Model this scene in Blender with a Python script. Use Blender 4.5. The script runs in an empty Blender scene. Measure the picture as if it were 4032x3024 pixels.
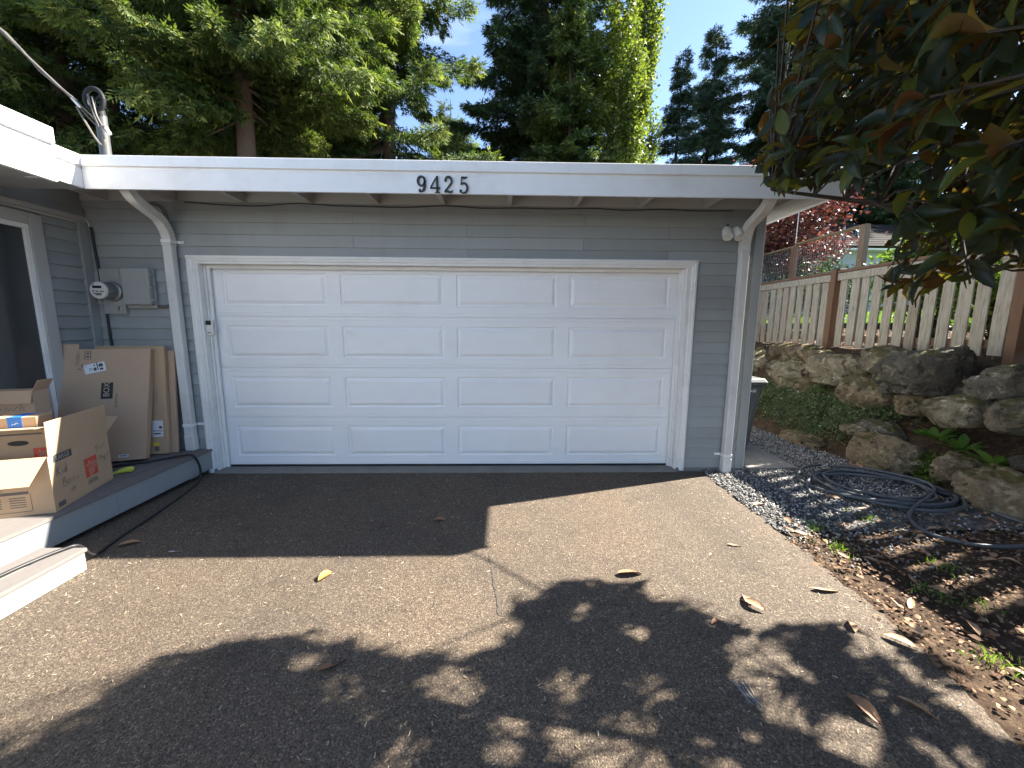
import bpy, bmesh, math, random
import numpy as np
from mathutils import Vector, Matrix, noise as mnoise

# ------------------------------------------------------------------ camera, sky, sun, exposure
SC = bpy.context.scene
COL = SC.collection
CAM_POS = np.array([.552, -4.065, 1.532])
PITCH, YAW, ROLL, FPX = .147, .025, .006, 1560.0
_f = np.array([math.sin(YAW)*math.cos(PITCH), math.cos(YAW)*math.cos(PITCH), -math.sin(PITCH)])
_r = np.cross(_f, [0, 0, 1]); _r /= np.linalg.norm(_r); _u = np.cross(_r, _f)
CR = math.cos(ROLL)*_r + math.sin(ROLL)*_u
CU = -math.sin(ROLL)*_r + math.cos(ROLL)*_u
cam = bpy.data.cameras.new('camera'); camo = bpy.data.objects.new('camera', cam); COL.objects.link(camo)
m = Matrix.Identity(4)
for i in range(3):
    m[i][0], m[i][1], m[i][2], m[i][3] = CR[i], CU[i], -_f[i], CAM_POS[i]
camo.matrix_world = m
cam.sensor_width = 36; cam.lens = 36*FPX/4032; cam.clip_start = .05; cam.clip_end = 2000
SC.camera = camo

SUNV = Vector((1.137, .345, 1.0)).normalized()          # towards the sun
W = bpy.data.worlds.new('World'); SC.world = W; W.use_nodes = True
nt = W.node_tree; nt.nodes.clear()
sky = nt.nodes.new('ShaderNodeTexSky'); sky.sky_type = 'NISHITA'; sky.sun_disc = False
sky.sun_elevation = math.asin(SUNV.z); sky.sun_rotation = math.atan2(SUNV.x, SUNV.y)
sky.air_density = .75; sky.dust_density = .15; sky.ozone_density = 1.0
tc = nt.nodes.new('ShaderNodeTexCoord'); mp = nt.nodes.new('ShaderNodeMapping')
mp.inputs['Scale'].default_value = (1.2, 2.2, 5.0); mp.inputs['Rotation'].default_value = (.3, .2, .5)
cn = nt.nodes.new('ShaderNodeTexNoise'); cn.inputs['Scale'].default_value = 1.6; cn.inputs['Detail'].default_value = 7
cn.inputs['Roughness'].default_value = .55; cn.inputs['Distortion'].default_value = .5
cr = nt.nodes.new('ShaderNodeValToRGB'); cr.color_ramp.elements[0].position = .56; cr.color_ramp.elements[1].position = .85
cr.color_ramp.elements[1].color = (.5, .5, .5, 1)
cm = nt.nodes.new('ShaderNodeMix'); cm.data_type = 'RGBA'
cm.inputs[7].default_value = (5.6, 6.0, 6.5, 1)
bg = nt.nodes.new('ShaderNodeBackground'); bg.inputs['Strength'].default_value = .077
out = nt.nodes.new('ShaderNodeOutputWorld')
L = nt.links.new
L(tc.outputs['Generated'], mp.inputs[0]); L(mp.outputs[0], cn.inputs['Vector']); L(cn.outputs['Fac'], cr.inputs[0])
L(cr.outputs[0], cm.inputs[0]); L(sky.outputs[0], cm.inputs[6]); L(cm.outputs[2], bg.inputs[0]); L(bg.outputs[0], out.inputs[0])

sl = bpy.data.lights.new('sun', 'SUN'); sl.energy = 5.0; sl.angle = math.radians(.53); sl.color = (1.0, .93, .82)
so = bpy.data.objects.new('sun', sl); COL.objects.link(so)
so.rotation_euler = SUNV.to_track_quat('Z', 'Y').to_euler(); so.location = (20, 6, 18)

vs = SC.view_settings
vs.view_transform = 'Standard'; vs.look = 'None'; vs.exposure = 2.38; vs.gamma = 1.0; vs.use_curve_mapping = False
SC.cycles.max_bounces = 6; SC.cycles.diffuse_bounces = 4; SC.cycles.glossy_bounces = 2; SC.cycles.transmission_bounces = 2; SC.cycles.transparent_max_bounces = 4
SC.cycles.use_adaptive_sampling = True; SC.cycles.adaptive_threshold = .02
SC.cycles.use_denoising = True

RND = random.Random(7)
NR = np.random.default_rng(11)

# ------------------------------------------------------------------ helpers
def project(P):
    d = np.atleast_2d(P) - CAM_POS
    z = d @ _f
    return np.stack([2016 + FPX*(d @ CR)/z, 1512 - FPX*(d @ CU)/z, z], 1)

def link(o, parent=None):
    COL.objects.link(o)
    if parent is not None:
        o.parent = parent
        pm = Matrix.Translation(parent.location)
        o.matrix_parent_inverse = pm.inverted()
    return o

def tag(o, label=None, cat=None, group=None, kind=None):
    if label: o['label'] = label
    if cat: o['category'] = cat
    if group: o['group'] = group
    if kind: o['kind'] = kind
    return o

def thing(name, label, cat, loc=(0, 0, 0), group=None):
    o = bpy.data.objects.new(name, None); COL.objects.link(o)
    o.location = loc; o.empty_display_size = .1
    return tag(o, label, cat, group)

class MB:
    """collects polygons, links them as one mesh object"""
    def __init__(s): s.v = []; s.f = []
    def add(s, vs, fs):
        n = len(s.v); s.v += [tuple(map(float, q)) for q in vs]; s.f += [tuple(i+n for i in f) for f in fs]; return s
    def box(s, x0, x1, y0, y1, z0, z1):
        return s.pbox((x0, y0, z0), (x1-x0, 0, 0), (0, y1-y0, 0), (0, 0, z1-z0))
    def pbox(s, o, a, b, c):
        o, a, b, c = (np.array(q, float) for q in (o, a, b, c))
        if np.dot(np.cross(a, b), c) < 0: a, b = b, a
        return s.add([o, o+a, o+a+b, o+b, o+c, o+a+c, o+a+b+c, o+b+c],
                     [(0, 3, 2, 1), (4, 5, 6, 7), (0, 1, 5, 4), (1, 2, 6, 5), (2, 3, 7, 6), (3, 0, 4, 7)])
    def prism(s, poly, o, ax, ay, ext):
        o, ax, ay, ext = (np.array(q, float) for q in (o, ax, ay, ext)); n = len(poly)
        A = [o+ax*p[0]+ay*p[1] for p in poly]; B = [q+ext for q in A]
        return s.add(A+B, [tuple(range(n-1, -1, -1)), tuple(range(n, 2*n))] + [(i, (i+1) % n, n+(i+1) % n, n+i) for i in range(n)])
    def tube(s, path, r, n=8, cap=True, rect=None):
        P = [np.array(q, float) for q in path]; m_ = len(P)
        rr = r if hasattr(r, '__len__') else [r]*m_
        up = None; rings = []
        for i in range(m_):
            t = P[min(i+1, m_-1)] - P[max(i-1, 0)]; t /= (np.linalg.norm(t)+1e-9)
            if up is None:
                up = np.array([0, 0, 1.]) if abs(t[2]) < .9 else np.array([0, 1., 0])
                if rect: up = np.array(rect[2], float)
            a = np.cross(t, up); a /= (np.linalg.norm(a)+1e-9); b = np.cross(a, t); up = b
            if rect:
                w, h = rect[0]/2, rect[1]/2
                rings.append([P[i]-a*w-b*h, P[i]+a*w-b*h, P[i]+a*w+b*h, P[i]-a*w+b*h])
            else:
                rings.append([P[i]+rr[i]*(math.cos(2*math.pi*k/n)*a+math.sin(2*math.pi*k/n)*b) for k in range(n)])
        if rect: n = 4
        vs_ = [q for R_ in rings for q in R_]; fs = []
        for i in range(m_-1):
            for k in range(n):
                fs.append((i*n+k, i*n+(k+1) % n, (i+1)*n+(k+1) % n, (i+1)*n+k))
        if cap: fs += [tuple(range(n-1, -1, -1)), tuple((m_-1)*n+k for k in range(n))]
        return s.add(vs_, fs)
    def cyl(s, o, axis, r0, length, n=20, r1=None):
        o = np.array(o, float); axis = np.array(axis, float); axis /= np.linalg.norm(axis)
        return s.tube([o, o+axis*length], [r0, r0 if r1 is None else r1], n)
    def lathe(s, prof, o, axis, n=24):
        o = np.array(o, float); t = np.array(axis, float); t /= np.linalg.norm(t)
        a = np.cross(t, [0, 0, 1.] if abs(t[2]) < .9 else [0, 1., 0]); a /= np.linalg.norm(a); b = np.cross(a, t)
        vs_ = []; fs = []
        for (r, h) in prof:
            vs_ += [o+t*h+r*(math.cos(2*math.pi*k/n)*a+math.sin(2*math.pi*k/n)*b) for k in range(n)]
        for i in range(len(prof)-1):
            for k in range(n): fs.append((i*n+k, i*n+(k+1) % n, (i+1)*n+(k+1) % n, (i+1)*n+k))
        fs += [tuple(range(n-1, -1, -1)), tuple((len(prof)-1)*n+k for k in range(n))]
        return s.add(vs_, fs)
    def mesh(s, name, mat, smooth=False):
        me = bpy.data.meshes.new(name); me.from_pydata(s.v, [], s.f)
        bm = bmesh.new(); bm.from_mesh(me); bmesh.ops.recalc_face_normals(bm, faces=bm.faces); bm.to_mesh(me); bm.free()
        if smooth:
            me.polygons.foreach_set('use_smooth', [True]*len(me.polygons))
        me.materials.append(mat); return me
    def obj(s, name, mat, parent=None, bevel=0, smooth=False, loc=None):
        o = bpy.data.objects.new(name, s.mesh(name, mat, smooth))
        if loc is not None: o.location = loc
        link(o, parent)
        if bevel:
            b = o.modifiers.new('b', 'BEVEL'); b.width = bevel; b.segments = 2; b.limit_method = 'ANGLE'; b.angle_limit = .6
        if smooth:
            me = o.data
            me.set_sharp_from_angle(angle=math.radians(50))
        return o

def scatter(name, tv, tf, mats3, pos, tone, mat, parent=None, smooth=False):
    """one mesh of n copies of a small template: mats3 (n,3,3) maps template to world"""
    tv = np.asarray(tv, float); tf = np.asarray(tf, int); n = len(pos); k = len(tv); c = tf.shape[1]
    V = np.einsum('nij,kj->nki', mats3, tv) + pos[:, None, :]
    F = (tf[None] + (np.arange(n)*k)[:, None, None]).reshape(-1, c)
    me = bpy.data.meshes.new(name)
    me.vertices.add(n*k); me.vertices.foreach_set('co', V.reshape(-1).astype(np.float32))
    me.loops.add(F.size); me.loops.foreach_set('vertex_index', F.reshape(-1).astype(np.int32))
    me.polygons.add(len(F)); me.polygons.foreach_set('loop_start', (np.arange(len(F))*c).astype(np.int32))
    me.polygons.foreach_set('loop_total', np.full(len(F), c, np.int32))
    if smooth: me.polygons.foreach_set('use_smooth', np.ones(len(F), bool))
    at = me.attributes.new('tone', 'FLOAT', 'POINT'); at.data.foreach_set('value', np.repeat(tone, k).astype(np.float32))
    me.update(calc_edges=True); me.validate()
    me.materials.append(mat)
    o = bpy.data.objects.new(name, me); link(o, parent); return o

def frames(d, up_hint, size):
    """(n,3,3): x along d, z near up_hint, scaled by size (n,) or (n,3)"""
    d = d/(np.linalg.norm(d, axis=1, keepdims=True)+1e-9)
    y = np.cross(up_hint, d); y /= (np.linalg.norm(y, axis=1, keepdims=True)+1e-9)
    z = np.cross(d, y)
    Mx = np.stack([d, y, z], 2)
    size = np.asarray(size)
    if size.ndim == 1: size = np.repeat(size[:, None], 3, 1)
    return Mx*size[:, None, :]

def rand_dirs(n):
    v = NR.normal(size=(n, 3)); return v/np.linalg.norm(v, axis=1, keepdims=True)

def in_poly(x, y, poly):
    x = np.asarray(x); y = np.asarray(y); r = np.zeros(x.shape, bool); n = len(poly)
    for i in range(n):
        (x0, y0), (x1, y1) = poly[i], poly[(i+1) % n]
        c = ((y0 > y) != (y1 > y)) & (x < (x1-x0)*(y-y0)/((y1-y0) if y1 != y0 else 1e-9)+x0)
        r ^= c
    return r

def txt(body, size):
    cu = bpy.data.curves.new('t', 'FONT'); cu.body = body; cu.size = size; cu.resolution_u = 3
    cu.align_x = 'CENTER'; cu.align_y = 'CENTER'
    ob = bpy.data.objects.new('t', cu); COL.objects.link(ob)
    bpy.context.view_layer.update()
    me = bpy.data.meshes.new_from_object(ob)
    v = [tuple(q.co) for q in me.vertices]; f = [tuple(p.vertices) for p in me.polygons]
    bpy.data.objects.remove(ob); bpy.data.curves.remove(cu); bpy.data.meshes.remove(me)
    return v, f

def lettering(mb, body, size, o, ax, ay, off=0.0, sx=1.0, rot=0.0):
    v, f = txt(body, size); o, ax, ay = (np.array(q, float) for q in (o, ax, ay))
    n = np.cross(ax, ay); n /= np.linalg.norm(n); c, s_ = math.cos(rot), math.sin(rot)
    mb.add([o+ax*(sx*x*c-y*s_)+ay*(sx*x*s_+y*c)+n*off for x, y, z in v], f)

def stroke(mb, pts, w, o, ax, ay, off=.001, thick=0):
    """flat pen stroke; w a number or one width per point"""
    o, ax, ay = (np.array(q, float) for q in (o, ax, ay)); n = np.cross(ax, ay); n /= np.linalg.norm(n)
    P = np.array(pts, float); ww = np.array(w if hasattr(w, '__len__') else [w]*len(P))
    T = np.gradient(P, axis=0); T /= (np.linalg.norm(T, axis=1, keepdims=True)+1e-9); N = np.stack([-T[:, 1], T[:, 0]], 1)
    A = P+N*ww[:, None]/2; B = P-N*ww[:, None]/2; k = len(P)
    to3 = lambda q, h: o+ax*q[0]+ay*q[1]+n*h
    if not thick:
        mb.add([to3(q, off) for q in A]+[to3(q, off) for q in B], [(i, i+1, k+i+1, k+i) for i in range(k-1)])
    else:
        vs_ = [to3(q, off) for q in A]+[to3(q, off) for q in B]+[to3(q, off+thick) for q in A]+[to3(q, off+thick) for q in B]
        fs = []
        for i in range(k-1):
            fs += [(2*k+i, 2*k+i+1, 3*k+i+1, 3*k+i), (i, k+i, k+i+1, i+1), (i, i+1, 2*k+i+1, 2*k+i), (k+i, 3*k+i, 3*k+i+1, k+i+1)]
        fs += [(0, 2*k, 3*k, k), (k-1, 2*k-1, 4*k-1, 3*k-1)]
        mb.add(vs_, fs)

def smooth_path(pts, n=8):
    P = np.array(pts, float); res = []
    for i in range(len(P)-1):
        p0, p1, p2, p3 = P[max(i-1, 0)], P[i], P[i+1], P[min(i+2, len(P)-1)]
        for t in np.linspace(0, 1, n, endpoint=False):
            res.append(.5*((2*p1)+(-p0+p2)*t+(2*p0-5*p1+4*p2-p3)*t*t+(-p0+3*p1-3*p2+p3)*t**3))
    res.append(P[-1]); return np.array(res)

# ------------------------------------------------------------------ materials
def newmat(name):
    mt = bpy.data.materials.new(name); mt.use_nodes = True
    return mt, mt.node_tree.nodes, mt.node_tree.links.new, mt.node_tree.nodes['Principled BSDF']

def pos_noise(N, Lk, scale, detail=4, stretch=None, rough=.55, dist=0):
    g = N.new('ShaderNodeNewGeometry'); vec = g.outputs['Position']
    if stretch:
        mpn = N.new('ShaderNodeMapping'); mpn.inputs['Scale'].default_value = stretch; Lk(vec, mpn.inputs[0]); vec = mpn.outputs[0]
    nz = N.new('ShaderNodeTexNoise'); nz.inputs['Scale'].default_value = scale; nz.inputs['Detail'].default_value = detail
    nz.inputs['Roughness'].default_value = rough; nz.inputs['Distortion'].default_value = dist; Lk(vec, nz.inputs['Vector'])
    return nz.outputs['Fac']

def ramp(N, Lk, fac, stops):
    r = N.new('ShaderNodeValToRGB'); e = r.color_ramp.elements
    while len(e) < len(stops): e.new(.5)
    for q, (p, c) in zip(e, stops):
        q.position = p; q.color = (tuple(float(t) for t in c)[:3] if hasattr(c, '__len__') else (c, c, c)) + (1.0,)
    Lk(fac, r.inputs[0]); return r.outputs[0]

def mix(N, Lk, fac, a, b, mode='MIX'):
    mn = N.new('ShaderNodeMix'); mn.data_type = 'RGBA'; mn.blend_type = mode
    for sock, val in ((0, fac), (6, a), (7, b)):
        if hasattr(val, 'is_output'): Lk(val, mn.inputs[sock])
        elif sock == 0: mn.inputs[0].default_value = val
        else: mn.inputs[sock].default_value = tuple(val[:3])+(1,)
    return mn.outputs[2]

def bump(N, Lk, B, fac, strength, dist=.01):
    b = N.new('ShaderNodeBump'); b.inputs['Strength'].default_value = strength; b.inputs['Distance'].default_value = dist
    Lk(fac, b.inputs['Height']); Lk(b.outputs[0], B.inputs['Normal']); return b

def paint(name, col, rough=.55, var=.08, vs_=1.5, bmp=.15, bs=60, stretch=None, objrand=0.0, spec=.4, metal=0, dirt=0, dirtcol=(.2, .17, .13), dscale=3.0):
    mt, N, Lk, B = newmat(name)
    c = np.array(col)
    o = mix(N, Lk, pos_noise(N, Lk, vs_, 5, stretch), c*(1-var), c*(1+var))
    if dirt:
        d = ramp(N, Lk, pos_noise(N, Lk, dscale, 8, None, .65), [(.5, 0.0), (.75, float(dirt))])
        o = mix(N, Lk, d, o, dirtcol)
    if objrand:
        oi = N.new('ShaderNodeObjectInfo')
        o = mix(N, Lk, 1.0, o, ramp(N, Lk, oi.outputs['Random'], [(0, 1-objrand), (1, 1.0)]), 'MULTIPLY')
    Lk(o, B.inputs['Base Color']); B.inputs['Roughness'].default_value = rough; B.inputs['Metallic'].default_value = metal
    B.inputs['Specular IOR Level'].default_value = spec
    if bmp: bump(N, Lk, B, pos_noise(N, Lk, bs, 3, stretch), bmp, .004)
    return mt

M = {}
WHITE = (.82, .82, .81)
M['white'] = paint('white_paint', WHITE, .5, .03, 2, .08, 80, dirt=.12, dirtcol=(.45, .42, .37))
M['white_worn'] = paint('worn_white_paint', (.78, .775, .75), .55, .05, 3, .25, 60, dirt=.26, dirtcol=(.42, .37, .30), dscale=5)
M['door_white'] = paint('door_paint', (.87, .87, .875), .45, .03, 1.2, .25, 160, (1, 1, 9), objrand=.035, dirt=.14, dirtcol=(.56, .53, .48), dscale=2.6)
M['gutter'] = paint('gutter_enamel', (.78, .78, .77), .45, .03, 1.2, .05, 30, dirt=.38, dirtcol=(.52, .49, .43), dscale=2.6)
M['downspout'] = paint('downspout_enamel', (.70, .69, .66), .5, .06, 4, .1, 60, dirt=.4, dirtcol=(.36, .33, .27), dscale=4)
M['siding'] = paint('grey_siding_paint', (.33, .352, .352), .6, .07, 1.2, .22, 130, (6, 6, 1), objrand=.16, dirt=.35, dirtcol=(.22, .22, .205), dscale=2.0)
M['trim_grey'] = paint('grey_trim_paint', (.31, .325, .32), .6, .06, 2, .2, 90)
M['eave'] = paint('eave_paint', (.36, .355, .34), .6, .08, 2, .15, 60)
M['frieze'] = paint('frieze_paint', (.42, .415, .40), .6, .08, 2, .15, 60)
M['deck'] = paint('deck_board', (.18, .165, .155), .65, .15, 3, .3, 90, (8, 1, 1), objrand=.15, dirt=.3, dirtcol=(.22, .19, .15))
M['deck_rim'] = paint('deck_rim_paint', (.27, .292, .292), .55, .06, 2, .3, 120, (1, .6, 6), dirt=.2, dirtcol=(.2, .19, .17))
M['black'] = paint('black_rubber', (.018, .018, .02), .45, .2, 8, .1, 60)
M['blackwire'] = paint('black_cable', (.02, .02, .022), .4, .1, 5, 0)
M['wire'] = paint('weathered_cable', (.15, .135, .115), .6, .2, 20, .1, 100)
M['hose'] = paint('grey_hose_rubber', (.085, .092, .10), .42, .2, 9, .15, 120, dirt=.3, dirtcol=(.14, .13, .11))
M['glass'] = paint('dark_window_glass', (.05, .054, .056), .05, .15, 1.2, 0, spec=.6)
M['number'] = paint('black_iron', (.02, .019, .018), .4, .2, 10, .1, 60)
M['mast'] = paint('dull_mast_steel', (.10, .105, .105), .5, .25, 12, .05, 40, metal=.3)
M['mast_dark'] = paint('dark_fitting', (.022, .022, .024), .6, .2, 12, 0, spec=.2)
M['meter_face'] = paint('meter_face', (.62, .62, .58), .3, .03, 10, 0)
M['steel'] = paint('galvanised_steel', (.30, .31, .31), .45, .2, 12, .05, 40, metal=.7)
M['lcd'] = paint('display', (.015, .017, .016), .2, .1, 5, 0)
M['plastic_white'] = paint('white_plastic', (.74, .73, .70), .4, .03, 6, 0)
M['boxgrey'] = paint('grey_enclosure', (.34, .35, .335), .5, .04, 4, .05, 60)
M['card'] = paint('cardboard', (.50, .345, .21), .75, .06, 3, .2, 220, objrand=.1)
M['card2'] = paint('cardboard_brown', (.48, .33, .22), .75, .08, 3, .2, 220, dirt=.15, dirtcol=(.25, .17, .12))
M['card_in'] = paint('cardboard_inside', (.35, .25, .165), .8, .05, 3, .1, 200)
M['ink_red'] = paint('red_print', (.60, .09, .045), .6, .08, 20, 0)
M['ink_dark'] = paint('dark_print', (.075, .075, .08), .65, .2, 25, 0)
M['ink_mid'] = paint('faded_print', (.13, .11, .095), .65, .2, 25, 0)
M['ink_pale'] = paint('pale_print', (.52, .42, .32), .65, .05, 25, 0)
M['ink_black'] = paint('black_print', (.03, .028, .028), .6, .1, 25, 0)
M['paper'] = paint('paper_label', (.72, .72, .74), .6, .02, 10, 0)
M['bluetape'] = paint('blue_tape', (.025, .16, .52), .45, .1, 15, .1, 60)
M['cleartape'] = paint('packing_tape', (.44, .32, .22), .2, .05, 10, 0)
M['yellow'] = paint('yellow_fabric', (.50, .55, .07), .7, .12, 15, .3, 120)
M['yellow_label'] = paint('yellow_label', (.75, .55, .03), .6, .05, 15, 0)
M['bin'] = paint('bin_plastic', (.055, .06, .065), .45, .08, 4, .15, 200)
M['bin_lid'] = paint('bin_lid_plastic', (.13, .135, .14), .5, .08, 5, .15, 150)
M['concrete'] = paint('concrete', (.21, .20, .18), .85, .2, 5, .5, 60, dirt=.5, dirtcol=(.11, .105, .09))
M['plate_pale'] = paint('pale_mark', (.22, .23, .24), .7, .2, 30, 0)
M['post_cedar'] = paint('cedar_post', (.17, .095, .058), .75, .25, 8, .4, 90, (5, 5, .5))
M['post_grey'] = paint('weathered_post', (.20, .145, .10), .8, .25, 8, .4, 90, (5, 5, .5))
M['edging'] = paint('black_edging', (.012, .012, .012), .5, .1, 3, 0)
M['house_siding'] = paint('blue_grey_siding', (.40, .43, .46), .6, .06, 2, .1, 40, objrand=.05)
M['house_roof'] = paint('brown_shingles', (.020, .017, .016), .95, .35, 4, .5, 25, spec=.1, dirt=.5, dirtcol=(.036, .03, .026))  # tree shade over this roof is put into its very dark colour
M['bag'] = paint('grey_bag', (.12, .115, .12), .35, .2, 8, .2, 50)
M['roof'] = paint('roofing', (.09, .085, .08), .9, .25, 4, .5, 40)

def picket_mat():
    mt, N, Lk, B = newmat('weathered_picket')
    g = pos_noise(N, Lk, 9, 6, (6, 6, .55), .6, .4)
    c = ramp(N, Lk, g, [(.25, (.17, .14, .105)), (.48, (.36, .325, .27)), (.75, (.49, .455, .395))])
    oi = N.new('ShaderNodeObjectInfo')
    c = mix(N, Lk, 1.0, c, ramp(N, Lk, oi.outputs['Random'], [(0, (.72, .66, .60)), (.35, (.95, .93, .9)), (1, (1, 1, 1))]), 'MULTIPLY')
    k = ramp(N, Lk, pos_noise(N, Lk, 4, 3, (2, 2, 1.5)), [(.72, 0.0), (.78, .8)])
    c = mix(N, Lk, k, c, (.10, .065, .04))
    Lk(c, B.inputs['Base Color']); B.inputs['Roughness'].default_value = .85
    bump(N, Lk, B, g, .5, .01); return mt
M['picket'] = picket_mat()

def asphalt_mat():
    mt, N, Lk, B = newmat('asphalt')
    g = N.new('ShaderNodeNewGeometry')
    wv = N.new('ShaderNodeTexNoise'); wv.inputs['Scale'].default_value = 90; wv.inputs['Detail'].default_value = 2; Lk(g.outputs['Position'], wv.inputs['Vector'])
    av = mix(N, Lk, .012, g.outputs['Position'], wv.outputs['Color'], 'ADD')
    def vor(scale):
        v = N.new('ShaderNodeTexVoronoi'); v.inputs['Scale'].default_value = scale; Lk(av, v.inputs['Vector']); return v
    v1 = vor(135); v2 = vor(260)
    sep = N.new('ShaderNodeSeparateColor'); Lk(v1.outputs['Color'], sep.inputs[0])
    sep2 = N.new('ShaderNodeSeparateColor'); Lk(v2.outputs['Color'], sep2.inputs[0])
    c1 = ramp(N, Lk, sep.outputs[0], [(0, (.075, .062, .050)), (.42, (.115, .096, .076)), (.75, (.165, .137, .106)), (.92, (.26, .22, .17)), (1, (.42, .37, .30))])
    c2 = ramp(N, Lk, sep2.outputs[1], [(0, (.055, .046, .038)), (.5, (.125, .104, .083)), (.85, (.19, .158, .123)), (1, (.40, .34, .27))])
    c = mix(N, Lk, .45, c1, c2)
    edge = ramp(N, Lk, v1.outputs['Distance'], [(.45, (1, 1, 1)), (.85, (.45, .42, .4))])
    c = mix(N, Lk, 1.0, c, edge, 'MULTIPLY')
    big = ramp(N, Lk, pos_noise(N, Lk, .9, 6, None, .6), [(.3, (.80, .80, .81)), (.55, (1, .98, .95)), (.75, (1.0, .95, .88))])
    c = mix(N, Lk, 1.0, c, big, 'MULTIPLY')
    st = ramp(N, Lk, pos_noise(N, Lk, 3.5, 4, None, .7), [(.30, (.62, .62, .63)), (.45, (1, 1, 1))])
    c = mix(N, Lk, .6, c, mix(N, Lk, 1.0, c, st, 'MULTIPLY'))
    tk = ramp(N, Lk, pos_noise(N, Lk, 1.1, 3, (1.0, .16, 1), .5), [(.34, (.86, .85, .84)), (.50, (1, 1, 1)), (.66, (1.05, 1.03, 1.0))])
    c = mix(N, Lk, 1.0, c, tk, 'MULTIPLY'); c = mix(N, Lk, 1.0, c, (.86, .815, .775), 'MULTIPLY'); Lk(c, B.inputs['Base Color']); B.inputs['Roughness'].default_value = .82; B.inputs['Specular IOR Level'].default_value = .35
    hh = mix(N, Lk, .4, v1.outputs['Distance'], v2.outputs['Distance'])
    inv = N.new('ShaderNodeInvert'); Lk(hh, inv.inputs['Color'])
    bump(N, Lk, B, inv.outputs[0], .9, .006); return mt
M['asphalt'] = asphalt_mat()

def soil_mat(name, stops, bscale=40):
    mt, N, Lk, B = newmat(name)
    n1 = pos_noise(N, Lk, 14, 9, None, .7)
    c = ramp(N, Lk, n1, stops)
    c = mix(N, Lk, 1.0, c, ramp(N, Lk, pos_noise(N, Lk, 1.3, 4), [(.3, .65), (.7, 1.15)]), 'MULTIPLY')
    Lk(c, B.inputs['Base Color']); B.inputs['Roughness'].default_value = .95; B.inputs['Specular IOR Level'].default_value = .15
    bump(N, Lk, B, pos_noise(N, Lk, bscale, 8, None, .7), .9, .03); return mt
M['soil'] = soil_mat('brown_soil', [(.25, (.035, .022, .015)), (.5, (.085, .055, .036)), (.68, (.15, .105, .068)), (.82, (.24, .17, .11))])
M['gravel_base'] = soil_mat('gravel_bed', [(.3, (.07, .068, .065)), (.5, (.16, .157, .15)), (.7, (.28, .27, .26))], 70)
M['lawn'] = soil_mat('lawn', [(.3, (.05, .10, .015)), (.55, (.10, .19, .03)), (.75, (.16, .26, .05))])

def tone_mat(name, stops, rough=.7, trans=0.0, tcol=None, spec=.3, noise_var=0):
    mt, N, Lk, B = newmat(name)
    a = N.new('ShaderNodeAttribute'); a.attribute_name = 'tone'
    c = ramp(N, Lk, a.outputs['Fac'], stops)
    if noise_var:
        c = mix(N, Lk, 1.0, c, ramp(N, Lk, pos_noise(N, Lk, .8, 3), [(.3, 1-noise_var), (.7, 1+noise_var)]), 'MULTIPLY')
    Lk(c, B.inputs['Base Color']); B.inputs['Roughness'].default_value = rough; B.inputs['Specular IOR Level'].default_value = spec
    if trans:
        t = N.new('ShaderNodeBsdfTranslucent'); tc_ = mix(N, Lk, 1.0, c, tcol or (1.6, 1.7, .8), 'MULTIPLY'); Lk(tc_, t.inputs['Color'])
        ms = N.new('ShaderNodeMixShader'); ms.inputs[0].default_value = trans
        Lk(B.outputs[0], ms.inputs[1]); Lk(t.outputs[0], ms.inputs[2])
        Lk(ms.outputs[0], N['Material Output'].inputs['Surface'])
    return mt
M['gravel'] = tone_mat('gravel_stone', [(0, (.08, .08, .078)), (.4, (.22, .216, .21)), (.75, (.38, .37, .35)), (1, (.60, .57, .53))], .8)
M['litter'] = tone_mat('leaf_litter', [(0, (.06, .034, .02)), (.4, (.15, .085, .047)), (.75, (.25, .15, .085)), (1, (.36, .25, .15))], .85)
M['straw'] = tone_mat('straw_needles', [(0, (.12, .08, .05)), (.6, (.34, .26, .17)), (1, (.55, .47, .34))], .8)
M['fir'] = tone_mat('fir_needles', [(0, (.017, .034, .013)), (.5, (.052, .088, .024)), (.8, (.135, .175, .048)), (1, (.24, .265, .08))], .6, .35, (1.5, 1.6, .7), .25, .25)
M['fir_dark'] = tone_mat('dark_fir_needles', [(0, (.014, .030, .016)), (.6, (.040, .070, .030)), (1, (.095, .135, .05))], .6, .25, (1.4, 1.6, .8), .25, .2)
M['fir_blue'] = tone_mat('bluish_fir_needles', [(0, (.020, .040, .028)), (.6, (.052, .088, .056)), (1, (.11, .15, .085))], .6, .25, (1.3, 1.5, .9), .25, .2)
M['poplar'] = tone_mat('poplar_leaves', [(0, (.06, .095, .02)), (.5, (.13, .18, .04)), (1, (.26, .30, .08))], .5, .4, (1.5, 1.5, .6), .35, .2)
M['maple'] = tone_mat('red_maple_leaves', [(0, (.040, .013, .017)), (.4, (.085, .029, .031)), (.75, (.155, .068, .052)), (1, (.25, .14, .10))], .4, .3, (1.5, 1.0, .8), .5)
M['shrub'] = tone_mat('shrub_leaves', [(0, (.03, .06, .012)), (.5, (.09, .16, .025)), (1, (.20, .29, .06))], .45, .4, (1.6, 1.6, .6), .45)
M['herb'] = tone_mat('herb_leaves', [(0, (.045, .065, .028)), (.5, (.13, .165, .08)), (.9, (.26, .29, .16)), (1, (.6, .6, .55))], .6, .25, (1.3, 1.5, .7))
M['broad'] = tone_mat('broad_leaves', [(0, (.07, .15, .03)), (1, (.17, .29, .07))], .45, .35, (1.4, 1.6, .6), .4)
M['grass'] = tone_mat('grass_blades', [(0, (.05, .10, .015)), (1, (.17, .28, .05))], .6, .4, (1.5, 1.6, .5))
M['bark'] = paint('conifer_bark', (.105, .075, .058), .9, .4, 6, .9, 22, (3, 3, .8))
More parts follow.
